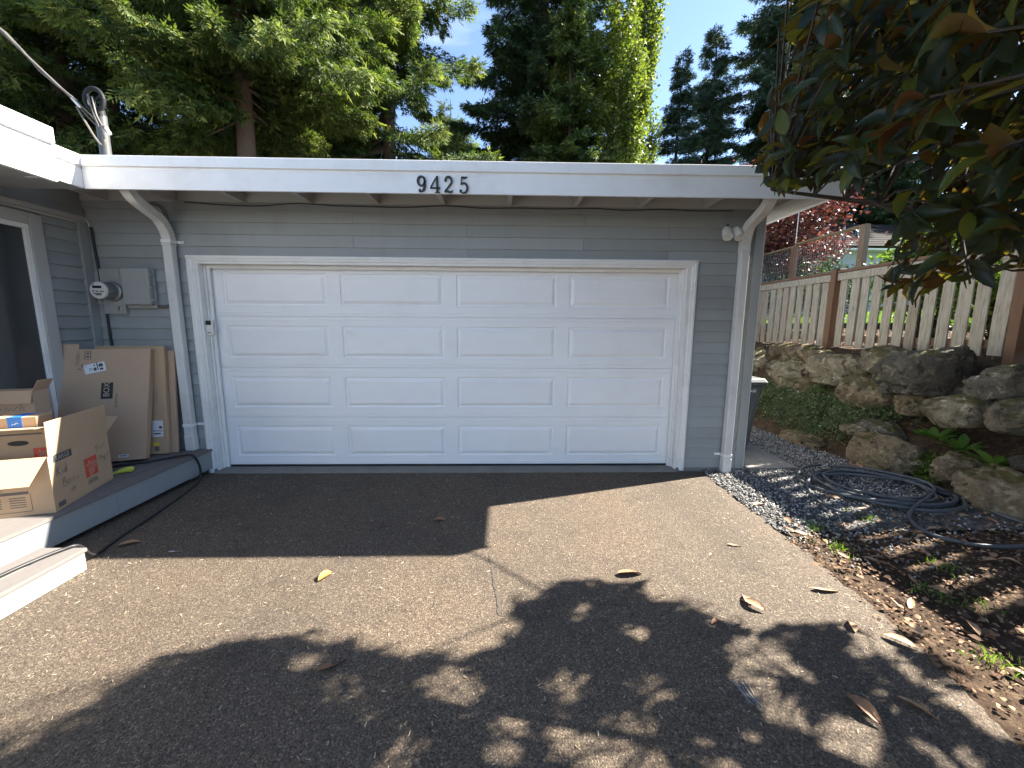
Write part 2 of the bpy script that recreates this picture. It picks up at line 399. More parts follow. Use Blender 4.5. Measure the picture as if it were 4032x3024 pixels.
M['bark_mag'] = paint('grey_bark', (.055, .044, .035), .85, .25, 8, .5, 40)

def magnolia_mat():
    mt, N, Lk, B = newmat('magnolia_leaf')
    a = N.new('ShaderNodeAttribute'); a.attribute_name = 'tone'
    oi = N.new('ShaderNodeObjectInfo')
    ad = N.new('ShaderNodeMath'); ad.operation = 'ADD'; Lk(a.outputs['Fac'], ad.inputs[0])
    md = N.new('ShaderNodeMath'); md.operation = 'MULTIPLY'; md.inputs[1].default_value = .0; Lk(oi.outputs['Random'], md.inputs[0]); Lk(md.outputs[0], ad.inputs[1])
    top = ramp(N, Lk, ad.outputs[0], [(0, (.008, .019, .010)), (.6, (.016, .036, .015)), (.9, (.05, .08, .016)), (1, (.22, .20, .02))])
    bot = ramp(N, Lk, ad.outputs[0], [(0, (.11, .036, .012)), (.5, (.135, .052, .018)), (.85, (.10, .075, .022)), (1, (.24, .16, .03))])
    ge = N.new('ShaderNodeNewGeometry')
    c = mix(N, Lk, ge.outputs['Backfacing'], top, bot)
    Lk(c, B.inputs['Base Color'])
    rg = N.new('ShaderNodeMapRange'); Lk(ge.outputs['Backfacing'], rg.inputs[0]); rg.inputs[3].default_value = .34; rg.inputs[4].default_value = .85
    Lk(rg.outputs[0], B.inputs['Roughness']); B.inputs['Specular IOR Level'].default_value = .32
    t = N.new('ShaderNodeBsdfTranslucent'); Lk(ramp(N, Lk, ad.outputs[0], [(0, (.13, .055, .008)), (.55, (.20, .14, .012)), (.85, (.42, .42, .03)), (1, (.85, .52, .03))]), t.inputs['Color'])
    ms = N.new('ShaderNodeMixShader'); ms.inputs[0].default_value = .30
    Lk(B.outputs[0], ms.inputs[1]); Lk(t.outputs[0], ms.inputs[2]); Lk(ms.outputs[0], N['Material Output'].inputs['Surface'])
    bump(N, Lk, B, pos_noise(N, Lk, 40, 3), .15, .005); return mt
M['magnolia'] = magnolia_mat()

def dry_leaf_mat(name, a_, b_):
    mt, N, Lk, B = newmat(name)
    oi = N.new('ShaderNodeObjectInfo')
    c = mix(N, Lk, oi.outputs['Random'], a_, b_)
    c = mix(N, Lk, 1.0, c, ramp(N, Lk, pos_noise(N, Lk, 45, 4), [(.3, .7), (.7, 1.15)]), 'MULTIPLY')
    Lk(c, B.inputs['Base Color']); B.inputs['Roughness'].default_value = .65
    bump(N, Lk, B, pos_noise(N, Lk, 70, 3), .3, .004); return mt
M['dry'] = dry_leaf_mat('dry_leaf', (.27, .135, .065), (.46, .29, .16))
M['dry_orange'] = dry_leaf_mat('orange_leaf', (.52, .19, .03), (.55, .22, .04))

def rock_mat(name, base, lich, moss_amt, dark):
    mt, N, Lk, B = newmat(name)
    n1 = pos_noise(N, Lk, 5, 10, None, .68)
    c = ramp(N, Lk, n1, [(.30, np.array(base)*dark*.7), (.5, base), (.68, np.array(base)*1.5)])
    l = ramp(N, Lk, pos_noise(N, Lk, 8, 9, None, .72, .6), [(.53, 0.0), (.62, .8)])
    c = mix(N, Lk, l, c, lich)
    oi = N.new('ShaderNodeObjectInfo')
    c = mix(N, Lk, 1.0, c, ramp(N, Lk, oi.outputs['Random'], [(0, .75), (1, 1.12)]), 'MULTIPLY')
    g = N.new('ShaderNodeNewGeometry'); sx = N.new('ShaderNodeSeparateXYZ'); Lk(g.outputs['Normal'], sx.inputs[0])
    ml = N.new('ShaderNodeMath'); ml.operation = 'MULTIPLY_ADD'; Lk(sx.outputs[2], ml.inputs[0]); ml.inputs[1].default_value = .22; Lk(pos_noise(N, Lk, 6, 8, None, .65), ml.inputs[2])
    mo = ramp(N, Lk, ml.outputs[0], [(.69-moss_amt, 0.0), (.78-moss_amt, .8)])
    c = mix(N, Lk, mo, c, (.075, .068, .016))
    # weathered pits, with the dark of the holes painted into the colour
    v = N.new('ShaderNodeTexVoronoi'); v.inputs['Scale'].default_value = 9; Lk(g.outputs['Position'], v.inputs['Vector'])
    pit = ramp(N, Lk, v.outputs['Distance'], [(.10, 0.0), (.17, 1.0)])
    gate = ramp(N, Lk, pos_noise(N, Lk, 2.5, 2), [(.50, 1.0), (.56, 0.0)])
    pit2 = mix(N, Lk, 1.0, pit, gate, 'ADD')
    Lk(c, B.inputs['Base Color']); B.inputs['Roughness'].default_value = .9; B.inputs['Specular IOR Level'].default_value = .2
    pd = mix(N, Lk, 1.0, pit2, (.25, .25, .25), 'ADD')
    c = mix(N, Lk, 1.0, c, pd, 'MULTIPLY'); Lk(c, B.inputs['Base Color'])
    h = mix(N, Lk, 1.0, pos_noise(N, Lk, 22, 6, None, .7), pit2, 'MULTIPLY')
    bump(N, Lk, B, h, 1.0, .09); return mt
M['rock'] = rock_mat('mossy_boulder', (.19, .16, .115), (.42, .39, .29), .06, .40)
M['rock_dark'] = rock_mat('dark_boulder', (.10, .09, .075), (.30, .28, .21), .02, .45)
M['rock_tan'] = rock_mat('tan_boulder', (.19, .145, .095), (.34, .29, .2), .04, .5)

# ------------------------------------------------------------------ terrain
def edge_x(Y):   # right-hand edge of the asphalt
    return float(np.interp(Y, [-30, -3.2, -2.6, -2.1, -1.6, -.3, -.05], [2.1, 2.38, 2.55, 2.62, 2.65, 2.68, 2.69]))
def foot(Y):
    return np.interp(Y, [-6, -1.2, -.3, .5, 1.2, 3, 8], [4.95, 4.80, 4.72, 4.52, 4.46, 4.42, 4.4])
PS = [-.2, 0, .10, .25, .40, .55, .66, .78, .9, 1.02, 1.2, 2.5, 3.4, 4.5, 9, 30, 400]
PZ = [0, .015, .13, .32, .43, .52, .66, .92, 1.08, 1.18, 1.235, 1.40, 1.52, 1.66, 2.05, 2.8, 4.5]
def hz(X, Y):
    s = np.asarray(X) - foot(Y)
    return np.where(s > -.2, np.interp(s, PS, PZ), 0.0) - .018

def sheet(name, xs, ys, zf, mat, kind='structure', jit=0.0, mask=None):
    X, Y = np.meshgrid(xs, ys); Z = zf(X, Y)
    if jit:
        Zn = np.array([mnoise.fractal(Vector((a*3, b*3, 0)), 1.0, 2.0, 4) for a, b in zip(X.ravel(), Y.ravel())]).reshape(X.shape)
        amp = np.where((X > 2.75) & (X < 12) & (np.abs(Y) < 9), jit, 0)
        s = X-foot(Y); amp = amp*np.where(s > 0, 1.0, .35)
        Z = Z+Zn*amp
    nx = len(xs); v = np.stack([X, Y, Z], 2).reshape(-1, 3).tolist()
    f = [(j*nx+i, j*nx+i+1, (j+1)*nx+i+1, (j+1)*nx+i) for j in range(len(ys)-1) for i in range(nx-1)]
    mb = MB(); mb.v = v; mb.f = f
    o = mb.obj(name, mat, None, smooth=False); o.data.polygons.foreach_set('use_smooth', [True]*len(f))
    return tag(o, kind=kind)
xs = np.concatenate([[-400, -120, -40, -15, -6, 0, 2.2, 2.5], np.arange(2.7, 6.6, .05), np.arange(6.6, 12, .3), [13, 16, 20, 28, 40, 80, 150, 400]])
ys = np.concatenate([[-400, -100, -30, -12, -7], np.arange(-5, 5.2, .06), np.arange(5.5, 14, .5), [16, 20, 30, 50, 90, 150, 400]])
ground = sheet('ground', xs, ys, hz, M['soil'], jit=.035)

# asphalt driveway with a ragged right-hand edge
mb = MB(); ysd = np.concatenate([np.arange(-30, -4, 1.0), np.arange(-4, -.09, .03), [-.085]])
rows = []
for Y in ysd:
    j = .035*mnoise.noise(Vector((Y*6, 3.1, 0)))+.02*mnoise.noise(Vector((Y*25, 1.1, 0)))
    rows.append([(-25, Y, 0), (-2, Y, 0), (edge_x(Y)-.12, Y, 0), (edge_x(Y)+j, Y, -.006)])
mb.v = [q for r_ in rows for q in r_]
mb.f = [(4*i+k, 4*i+k+1, 4*i+k+5, 4*i+k+4) for i in range(len(rows)-1) for k in range(3)]
driveway = tag(mb.obj('driveway', M['asphalt']), kind='structure')
def flat_mark(name, pts, w, mat, parent, z=.003):
    mb = MB(); stroke(mb, pts, w, (0, 0, z), (1, 0, 0), (0, 1, 0), 0); return mb.obj(name, mat, parent)
cw = lambda n: [.012*(.5+.8*RND.random()) for _ in range(n)]
M['crack'] = paint('asphalt_crack', (.03, .027, .025), .95, .3, 20, 0)
M['crack_pale'] = paint('asphalt_filler', (.075, .064, .053), .95, .35, 30, 0)
for pts, mt, k in (([(.47, -1.6), (.49, -1.75), (.51, -1.89), (.53, -2.02), (.54, -2.15)], 'crack_pale', 1.6),
                   ([(-.06, -.19), (.0, -.36), (.08, -.54), (.16, -.7), (.21, -.78), (.3, -.92)], 'crack_pale', .5),
                   ([(.25, -.15), (.45, -.24), (.62, -.37), (.8, -.4), (1.0, -.5), (1.3, -.52)], 'crack', .5),
                   ([(-1.6, -.42), (-1.2, -.36), (-.8, -.42), (-.35, -.4)], 'crack', .4)):
    pp = smooth_path(pts, 6); pp = pp+NR.normal(size=pp.shape)*.0025
    flat_mark('crack', pp, [q*k for q in cw(len(pp))], M[mt], driveway)
for _ in range(6):
    a = np.array([1.583, -2.57])+NR.normal(size=2)*[.02, .01]; n_ = 5
    pp = np.array([a+np.array([.004*k*RND.uniform(-.6, 1), -.028*k]) for k in range(n_)])
    flat_mark('scrape_mark', pp, [RND.uniform(.002, .007) for _ in range(n_)], M['plate_pale'], driveway, .0035+.0006*_)

# gravel strip: bed plus loose stones
ysg = np.arange(-1.3, 4.5, .15)
mb = MB(); rows = [[(edge_x(min(Y, -.06))+.01 if Y < .02 else 3.14, Y, -.010), ((edge_x(min(Y, -.06))+foot(Y))/2, Y, -.006), (foot(Y)-.02, Y, -.003)] for Y in ysg]
mb.v = [q for r_ in rows for q in r_]
mb.f = [(3*i+k, 3*i+k+1, 3*i+k+4, 3*i+k+3) for i in range(len(rows)-1) for k in range(2)]
tag(mb.obj('gravel_bed', M['gravel_base']), kind='structure')
OCT = [(1, 0, 0), (-1, 0, 0), (0, 1, 0), (0, -1, 0), (0, 0, 1), (0, 0, -1), (.6, .6, .45), (-.6, -.6, .45), (-.55, .6, -.4)]
_bm = bmesh.new()
for q in OCT: _bm.verts.new(q)
bmesh.ops.convex_hull(_bm, input=_bm.verts); bmesh.ops.triangulate(_bm, faces=_bm.faces); _bm.verts.index_update()
OV = [tuple(v.co) for v in _bm.verts]; OF = [[v.index for v in f.verts] for f in _bm.faces]; _bm.free()
n = 30000
gx = NR.uniform(2.6, 4.75, n); gy = NR.uniform(-1.9, 3.2, n)
ex = np.interp(gy, [-2.1, -1.6, -.3, .0, .02], [2.62, 2.65, 2.68, 2.70, 3.15])+.015*NR.normal(size=n)
fade = np.interp(gy, [-1.9, -1.5, -1.2, -.85, 5], [.03, .15, .5, 1, 1])*np.interp(gx, [2.6, 3.9, 4.3, 4.75], [1.0, 1.0, .9, .8])
fade = fade*np.where((gx > 3.6) & (gy < -.75), .25, 1)
ok = (gx > ex) & (gx < foot(gy)+.06) & (NR.random(n) < fade) & ~((gx > 3.2) & (gx < 3.79) & (gy > -.03) & (gy < .86))
gx, gy = gx[ok], gy[ok]; n = len(gx)
s = NR.uniform(.0055, .0125, n)
scatter('gravel', OV, OF, frames(rand_dirs(n), rand_dirs(n), np.stack([s*NR.uniform(.9, 1.5, n), s, s*NR.uniform(.5, .9, n)], 1)),
        np.stack([gx, gy, s*.35+NR.uniform(-.004, .006, n)], 1), NR.random(n)**1.3, M['gravel'])
tag(bpy.data.objects['gravel'], 'loose grey gravel strip between driveway and rockery', 'gravel', kind='stuff')

mb = MB().box(-2.42, 2.42, -.083, .45, -.05, .013)
tag(mb.obj('concrete_apron', M['concrete'], bevel=.006), kind='structure')
mb = MB().box(2.42, 3.12, -.03, .2, -.05, .03).box(-3.4, -2.42, -.03, .2, -.05, .03)
tag(mb.obj('concrete_footing', M['concrete'], bevel=.006), kind='structure')
mb = MB().pbox((3.2, -.03, -.03), (.585, .02, 0), (-.0, .89, 0), (0, 0, .052))
tag(mb.obj('concrete_slab', M['concrete'], bevel=.008), kind='structure')

# lawn behind the fence, with a black edging strip
lawn = sheet('lawn', np.concatenate([np.arange(7.85, 12, .4), [13, 15, 18, 22]]), np.arange(-8, 13, .5), lambda X, Y: hz(X, Y)+.05, M['lawn'])
mb = MB()
for Y in np.arange(-8, 12, .5):
    z0 = float(hz(7.8, Y)); mb.box(7.80, 7.82, Y, Y+.497, z0-.05, z0+.12)
tag(mb.obj('lawn_edging', M['edging']), kind='structure')
n = 26000
gx = 7.85+NR.random(n)**1.6*8; gy = NR.uniform(-4, 9, n)
d = np.stack([NR.normal(size=n)*.35, NR.normal(size=n)*.35, np.ones(n)], 1)
o = scatter('grass', [(0, -.06, 0), (0, .06, 0), (1, 0, .1)], [(0, 1, 2)], frames(d, rand_dirs(n), NR.uniform(.05, .11, n)), np.stack([gx, gy, hz(gx, gy)+.05], 1), NR.random(n), M['grass'])
tag(o, 'bright green lawn grass seen between the fence pickets', 'grass', kind='stuff')

# ------------------------------------------------------------------ garage
garage = thing('garage', 'grey clapboard garage with white double door and flat white eave', 'garage', (0, 0, 0))
mb = MB().box(-3.43, -2.432, .002, .12, 0.03, 2.80).box(2.432, 3.125, .002, .12, .03, 2.80).box(-2.432, 2.432, .002, .12, 2.135, 2.80)
mb.obj('wall', M['trim_grey'], garage)
mb = MB().box(3.005, 3.12, .12, 7.0, .03, 2.80); mb.obj('wall', M['trim_grey'], garage)
mb = MB().box(-3.43, 3.12, 7.0, 7.1, .03, 2.80); mb.obj('wall', M['trim_grey'], garage)  # unseen back wall, added to keep light out of the garage
def clap(x0, x1, z0):
    mb = MB(); mb.prism([(0, 0), (-.020, 0), (-.021, .004), (-.006, .1125), (0, .1125)], (x0, 0, z0), (0, 1, 0), (0, 0, 1), (x1-x0, 0, 0)); return mb
memo = {}
def board(key, fn, loc, parent, name='siding_board', mat='siding'):
    if key not in memo: memo[key] = fn().mesh(name, M[mat])
    o = bpy.data.objects.new(name, memo[key]); o.location = loc; link(o, parent); return o
for k in range(24):
    z0 = .02+.1125*k
    jx = .0015*RND.uniform(-1, 1)
    if z0+.1125 < 2.2:
        board('gl', lambda: clap(0, .95, 0), (-3.43, jx-.001, z0), garage)
        board('gr', lambda: clap(0, .575, 0), (2.483, jx-.001, z0), garage)
    else:
        for x0, x1 in ((-3.43, -.9), (-.897, 1.35), (1.353, 3.058)):
            if k % 2: x0, x1 = {(-3.43, -.9): (-3.43, .2), (-.897, 1.35): (.203, 2.2), (1.353, 3.058): (2.203, 3.058)}[(x0, x1)]
            board(('gt', x0, x1), lambda: clap(0, x1-x0, 0), (x0, jx-.001, z0), garage)
    # side wall boards
    def sb():
        mb = MB(); mb.prism([(0, 0), (.020, 0), (.021, .004), (.006, .1125), (0, .1125)], (0, 0, 0), (1, 0, 0), (0, 0, 1), (0, 6.9, 0)); return mb
    board('gs', sb, (3.121, .05, z0), garage)
mb = MB().box(3.06, 3.148, -.032, .0005, .02, 2.72).box(3.126, 3.150, .0015, .09, .02, 2.72)
mb.obj('corner_board', M['trim_grey'], garage, bevel=.003)
mb = MB().box(3.150, 3.154, -.030, .088, .02, 2.72); mb.obj('sunlit_edge', M['white_worn'], garage)  # thin white strip that paints the sunlit side edge of the grey corner board
mb = MB().box(-3.42, 3.06, -.034, .0, 2.672, 2.80); mb.obj('frieze_board', M['frieze'], garage, bevel=.003)
for k in range(-6, 5):
    x = .62+.632*k
    board('raft', lambda: MB().box(-.021, .021, -.575, -.036, 2.668, 2.801), (x, 0, 0), garage, 'rafter', 'frieze')
mb = MB().box(-3.4, 3.415, -.576, 7.2, 2.802, 2.838); mb.obj('roof', M['eave'], garage)
PROF = [(.02, 2.600), (0, 2.600), (-.002, 2.742), (.003, 2.748), (.003, 2.764), (-.018, 2.770), (-.018, 2.846), (-.012, 2.850), (.02, 2.850)]
mb = MB(); mb.prism(PROF, (-2.81, -.60, 0), (0, 1, 0), (0, 0, 1), (4.83, 0, 0)); fas = mb.obj('fascia', M['gutter'], garage)
mb = MB(); mb.prism([(y, z) for y, z in PROF], (2.0225, -.6012, .0006), (0, 1, 0), (0, 0, 1), (1.404, 0, 0)); mb.obj('fascia', M['gutter'], garage)
mb = MB().box(2.019, 2.027, -.6035, -.58, 2.602, 2.744); mb.obj('joint_strip', M['gutter'], fas)
# rake board and its underside at the right-hand end
mb = MB(); mb.prism([(-.622, 2.77), (-.622, 2.85), (7.2, 2.85), (7.2, 2.64), (-.58, 2.64)], (3.427, 0, 0), (0, 1, 0), (0, 0, 1), (.022, 0, 0))
mb.obj('rake_board', M['gutter'], garage)
mb = MB().box(3.125, 3.426, -.575, 7.2, 2.652, 2.664); mb.obj('rake_soffit', M['frieze'], garage)
# thin cable stapled under the eave
pts = [(-2.45, -.045, 2.665)]
for i in range(1, 16): pts.append((-2.45+i*.35, -.042, 2.655-.012*math.sin(i*1.7)-.02*(i % 4 == 2)))
mb = MB().tube(smooth_path(pts, 4), .005, 6); mb.obj('eave_cable', M['blackwire'], garage, smooth=True)

# door frame: brickmould casing, jambs, stops
CAS = [(0, 0), (0, -.040), (.012, -.046), (.024, -.046), (.030, -.038), (.046, -.036), (.054, -.026), (.066, -.024), (.068, 0)]
for sgn in (-1, 1):
    mb = MB(); mb.prism([(sgn*(-2.5)*-1*0 + sgn*(2.5-a), b) for a, b in CAS], (0, 0, -.01 if sgn < 0 else 0), (1, 0, 0), (0, 1, 0), (0, 0, 2.175))
    mb.obj('door_casing', M['white_worn'], garage)
    x0, x1 = sorted((sgn*2.431, sgn*2.405))
    mb = MB().box(x0, x1, -.022, .118, .005, 2.13); mb.obj('door_jamb', M['white_worn'], garage)
    x0, x1 = sorted((sgn*2.404, sgn*2.358))
    mb = MB().box(x0, x1, .062, .085, .015, 2.10)
    x0, x1 = sorted((sgn*2.404, sgn*2.385)); mb.box(x0, x1, .040, .0615, .015, 2.11)
    mb.obj('door_stop', M['white_worn'], garage, bevel=.004)
mb = MB(); mb.prism([(2.182-a, b) for a, b in CAS], (-2.5, 0, 0), (0, 0, 1), (0, 1, 0), (5.0, 0, 0)); mb.obj('door_casing', M['white_worn'], garage)
mb = MB().box(-2.404, 2.404, -.022, .118, 2.108, 2.134); mb.obj('door_jamb', M['white_worn'], garage)
mb = MB().box(-2.384, 2.384, .055, .084, 2.072, 2.107); mb.obj('door_stop', M['white_worn'], garage, bevel=.004)

# sectional door: four sections, sixteen raised panels
PX = [(-2.268, -1.238), (-1.099, -.055), (.078, 1.111), (1.244, 2.280)]
PZ_ = [(.131, .461), (.662, .987), (1.185, 1.514), (1.720, 2.037)]
SZ = [(.034, .5545), (.5575, 1.0835), (1.0865, 1.6085), (1.6115, 2.105)]
YD = .100
door = MB().box(-2.40, 2.40, .116, .15, .03, 2.12).obj('garage_door', M['door_white'], garage)
mb = MB().box(-2.355, 2.355, .092, .13, .014, .032); mb.obj('bottom_seal', M['black'], door)
for (za, zb), (pa, pb) in zip(SZ, PZ_):
    mb = MB()
    gx_ = [-2.40]+[q for ab in PX for q in ab]+[2.40]
    gz_ = [za, pa, pb, zb]
    for i in range(9):
        for j in range(3):
            if j == 1 and i % 2: continue
            x0, x1, z0, z1 = gx_[i], gx_[i+1], gz_[j], gz_[j+1]
            mb.add([(x0, YD, z0), (x1, YD, z0), (x1, YD, z1), (x0, YD, z1)], [(0, 1, 2, 3)])
    # rims: top, bottom edges bevelled back
    mb.add([(-2.4, YD, za), (2.4, YD, za), (2.4, .114, za-.0005), (-2.4, .114, za-.0005)], [(0, 1, 2, 3)])
    mb.add([(-2.4, YD, zb), (2.4, YD, zb), (2.4, .114, zb+.0005), (-2.4, .114, zb+.0005)], [(0, 1, 2, 3)])
    mb.obj('door_section', M['door_white'], door)
    for zz in ((za+.036,) if za > .1 else (.066,)) + ((zb-.036,) if zb < 2 else ()):
        g = MB().prism([(-.0035, 0), (-.0015, -.0035), (.0015, -.0035), (.0035, 0)], (-2.4, YD+.0004, zz), (0, 0, 1), (0, 1, 0), (4.8, 0, 0))
        g.obj('section_bead', M['door_white'], door)
def panel(w, h):
    mb = MB(); R_ = []
    for ins, y in ((0, 0), (.006, .011), (.016, .012), (.046, -.003), (.050, -.004)):
        R_.append([(ins, y, ins), (w-ins, y, ins), (w-ins, y, h-ins), (ins, y, h-ins)])
    mb.v = [q for r_ in R_ for q in r_]
    for i in range(len(R_)-1):
        for k in range(4): mb.f.append((4*i+k, 4*i+(k+1) % 4, 4*i+4+(k+1) % 4, 4*i+4+k))
    n_ = 4*(len(R_)-1); mb.f.append((n_, n_+1, n_+2, n_+3)); return mb
for (a, b) in PX:
    for (c, d_) in PZ_:
        panel(b-a, d_-c).obj('raised_panel', M['door_white'], door, loc=(a, YD, c))

# downspouts
def downspout(label, top, elbow, run, zb, tabs, side):
    pth = [top, (top[0], top[1]+.02, top[2]-.05)]
    p1 = np.array(elbow); p0 = np.array(pth[-1])
    e = [p0+(p1-p0)*t for t in np.linspace(.15, .9, 5)]
    full = smooth_path([top, tuple(e[0]), tuple(e[2]), tuple(e[4]), (run[0], run[1], elbow[2]-.10), (run[0], run[1], elbow[2]-.2)], 5)
    mb = MB().tube(full, 0, rect=(.082, .066, (0, -1, 0)))
    o = mb.obj('downspout', M['downspout'], garage); tag(o, label)
    MB().box(run[0]-.042, run[0]+.042, run[1]-.034, run[1]+.034, zb+.10, elbow[2]-.2).obj('pipe', M['downspout'], o, bevel=.008)
    MB().box(run[0]-.0455, run[0]+.0455, run[1]-.0375, run[1]+.0365, zb, zb+.16).obj('pipe_shoe', M['downspout'], o, bevel=.008)
    for i in range(-2, 3):   # flutes on the front face
        MB().box(run[0]+i*.015-.003, run[0]+i*.015+.003, run[1]-.0352, run[1]-.033, zb+.17, elbow[2]-.21).obj('flute', M['downspout'], o)
    for q in range(10):      # corrugations of the lower elbow
        c = full[int(len(full)*.62)+q//1] if int(len(full)*.62)+q < len(full) else full[-1]
        t = full[min(int(len(full)*.62)+q+1, len(full)-1)]-full[max(int(len(full)*.62)+q-1, 0)]
        t = t/np.linalg.norm(t)
        MB().tube([c-t*.004, c+t*.004], 0, rect=(.088, .072, (0, -1, 0))).obj('corrugation', M['downspout'], o)
    for z in tabs:
        st = MB().box(run[0]-.0465, run[0]+.0465, run[1]-.0385, run[1]+.04, z, z+.028)
        x0, x1 = sorted((run[0]+side*.0465, run[0]+side*.105)); st.box(x0, x1, -.030, -.024, z+.002, z+.027)
        s_ = st.obj('strap', M['white'], o, bevel=.002)
        MB().lathe([(.005, 0), (.005, .003)], (run[0]+side*.085, -.030, z+.014), (0, -1, 0), 10).obj('screw', M['steel'], s_)
    return o
downspout('white downspout left of the garage door', (-2.55, -.53, 2.64), (-2.605, -.13, 2.46), (-2.615, -.072), .252, (2.285, .50), 1)
downspout('white downspout right of the garage door', (2.855, -.53, 2.64), (2.905, -.13, 2.46), (2.93, -.072), -.01, (.17,), -1)

# ------------------------------------------------------------------ house wing on the left
house = thing('house', 'grey clapboard house wing with white fascia and a dark window', 'house', (-3.43, -1.2, 0))
mb = MB().box(-10, -3.4315, -7, 6.9, .0, 2.80); mb.obj('wall', M['trim_grey'], house)
def clapx(y0, y1):
    mb = MB(); mb.prism([(0, 0), (.020, 0), (.021, .004), (.006, .1125), (0, .1125)], (0, y0, 0), (1, 0, 0), (0, 0, 1), (0, y1-y0, 0)); return mb
for k in range(2, 23):
    z0 = .02+.1125*k
    if z0 < 2.40: board('hx1', lambda: clapx(-.405, -.095), (-3.431, 0, z0), house); board('hx2', lambda: clapx(-6.9, -2.75), (-3.431, 0, z0), house)
    else: board('hx3', lambda: clapx(-6.9, -.02), (-3.431, 0, z0), house)
MB().box(-3.431, -3.398, -.10, -.021, .25, 2.462).obj('corner_board', M['trim_grey'], house, bevel=.003)
mb = MB().box(-3.431, -3.392, -6.9, -.022, 2.476, 2.520).box(-3.431, -3.402, -6.9, -.022, 2.452, 2.4745)
mb.obj('frieze_board', M['frieze'], house, bevel=.004)
win = MB().box(-3.431, -3.3915, -.505, -.408, .26, 2.436).box(-3.431, -3.3915, -2.75, -2.65, .26, 2.436).box(-3.431, -3.3915, -2.65, -.5055, 2.345, 2.436).obj('window', M['frieze'], house, bevel=.004)
mb = MB().box(-3.43, -3.400, -.5455, -.5065, .26, 2.303).box(-3.43, -3.400, -2.649, -2.6, .26, 2.303).box(-3.43, -3.400, -2.599, -.5065, 2.304, 2.3435)
mb.obj('sash', M['white_worn'], win, bevel=.004)
MB().box(-3.4300, -3.4180, -2.601, -.546, .26, 2.303).obj('pane', M['glass'], win)
MB().box(-3.43, -2.67, -7, -.97, 2.562, 2.572).box(-3.43, -2.83, -.969, -.58, 2.60, 2.61).obj('soffit', M['trim_grey'], house)
MB().box(-3.40, -2.82, -.63, -.58, 2.612, 2.70).obj('soffit_beam', M['frieze'], house)
PRX = [(-.02, 2.600), (0, 2.600), (.002, 2.742), (-.003, 2.748), (-.003, 2.764), (.018, 2.770), (.018, 2.846), (.012, 2.850), (-.02, 2.850)]
mb = MB(); mb.prism(PRX, (-2.81, -.603, .0008), (1, 0, 0), (0, 0, 1), (0, -.345, 0)); mb.obj('fascia', M['gutter'], house)
PR2 = [(-.04, 2.535), (0, 2.535), (.002, 2.752), (-.005, 2.758), (-.005, 2.786), (.02, 2.793), (.02, 2.890), (.015, 2.896), (-.04, 2.896)]
mb = MB(); mb.prism(PR2, (-2.65, -.95, 0), (1, 0, 0), (0, 0, 1), (0, -6.0, 0)); mb.obj('fascia', M['gutter'], house)
MB().box(-2.86, -2.6915, -.972, -.9515, 2.56, 2.88).obj('fascia_return', M['gutter'], house)
MB().box(-10, -2.692, -7, -.9725, 2.83, 2.885).box(-10, -3.41, -.972, 6.9, 2.80, 2.84).obj('roof', M['roof'], house)

# ------------------------------------------------------------------ deck with one step
deck = thing('deck', 'low grey deck with one step beside the house wall', 'deck', (-2.95, -1.2, 0))
for i in range(7):
    x1 = -2.447-.1395*i
    board('dk%d' % (i == 0), lambda: MB().box(-.135, 0, -6, -.03, .226, .250), (x1, 0, 0), deck, 'deck_board', 'deck')
MB().box(-2.474, -2.456, -1.052, -.034, .045, .2245).obj('rim_board', M['deck_rim'], deck, bevel=.003)
MB().box(-2.474, -2.456, -6, -1.055, .045, .2245).obj('rim_board', M['deck_rim'], deck, bevel=.003)
for y in (-.2, -1.6, -3, -4.5):
    MB().box(-3.35, -2.48, y-.02, y+.02, .05, .225).obj('joist', M['post_grey'], deck)
    MB().box(-2.6, -2.52, y-.05, y+.05, -.02, .05).obj('pier', M['concrete'], deck)
step = MB().box(-2.325, -2.066, -6, -1.722, .09, .116).obj('step', M['deck_rim'], deck)
for x1 in (-2.040, -2.186):
    MB().box(x1-.142, x1, -6, -1.70, .1175, .1425).obj('tread', M['deck'], step, bevel=.004)
MB().box(-2.0655, -2.048, -6, -1.712, .002, .1165).obj('riser', M['deck_rim'], step, bevel=.003)
MB().box(-2.33, -2.066, -1.7215, -1.705, .002, .1165).obj('riser', M['deck_rim'], step, bevel=.003)

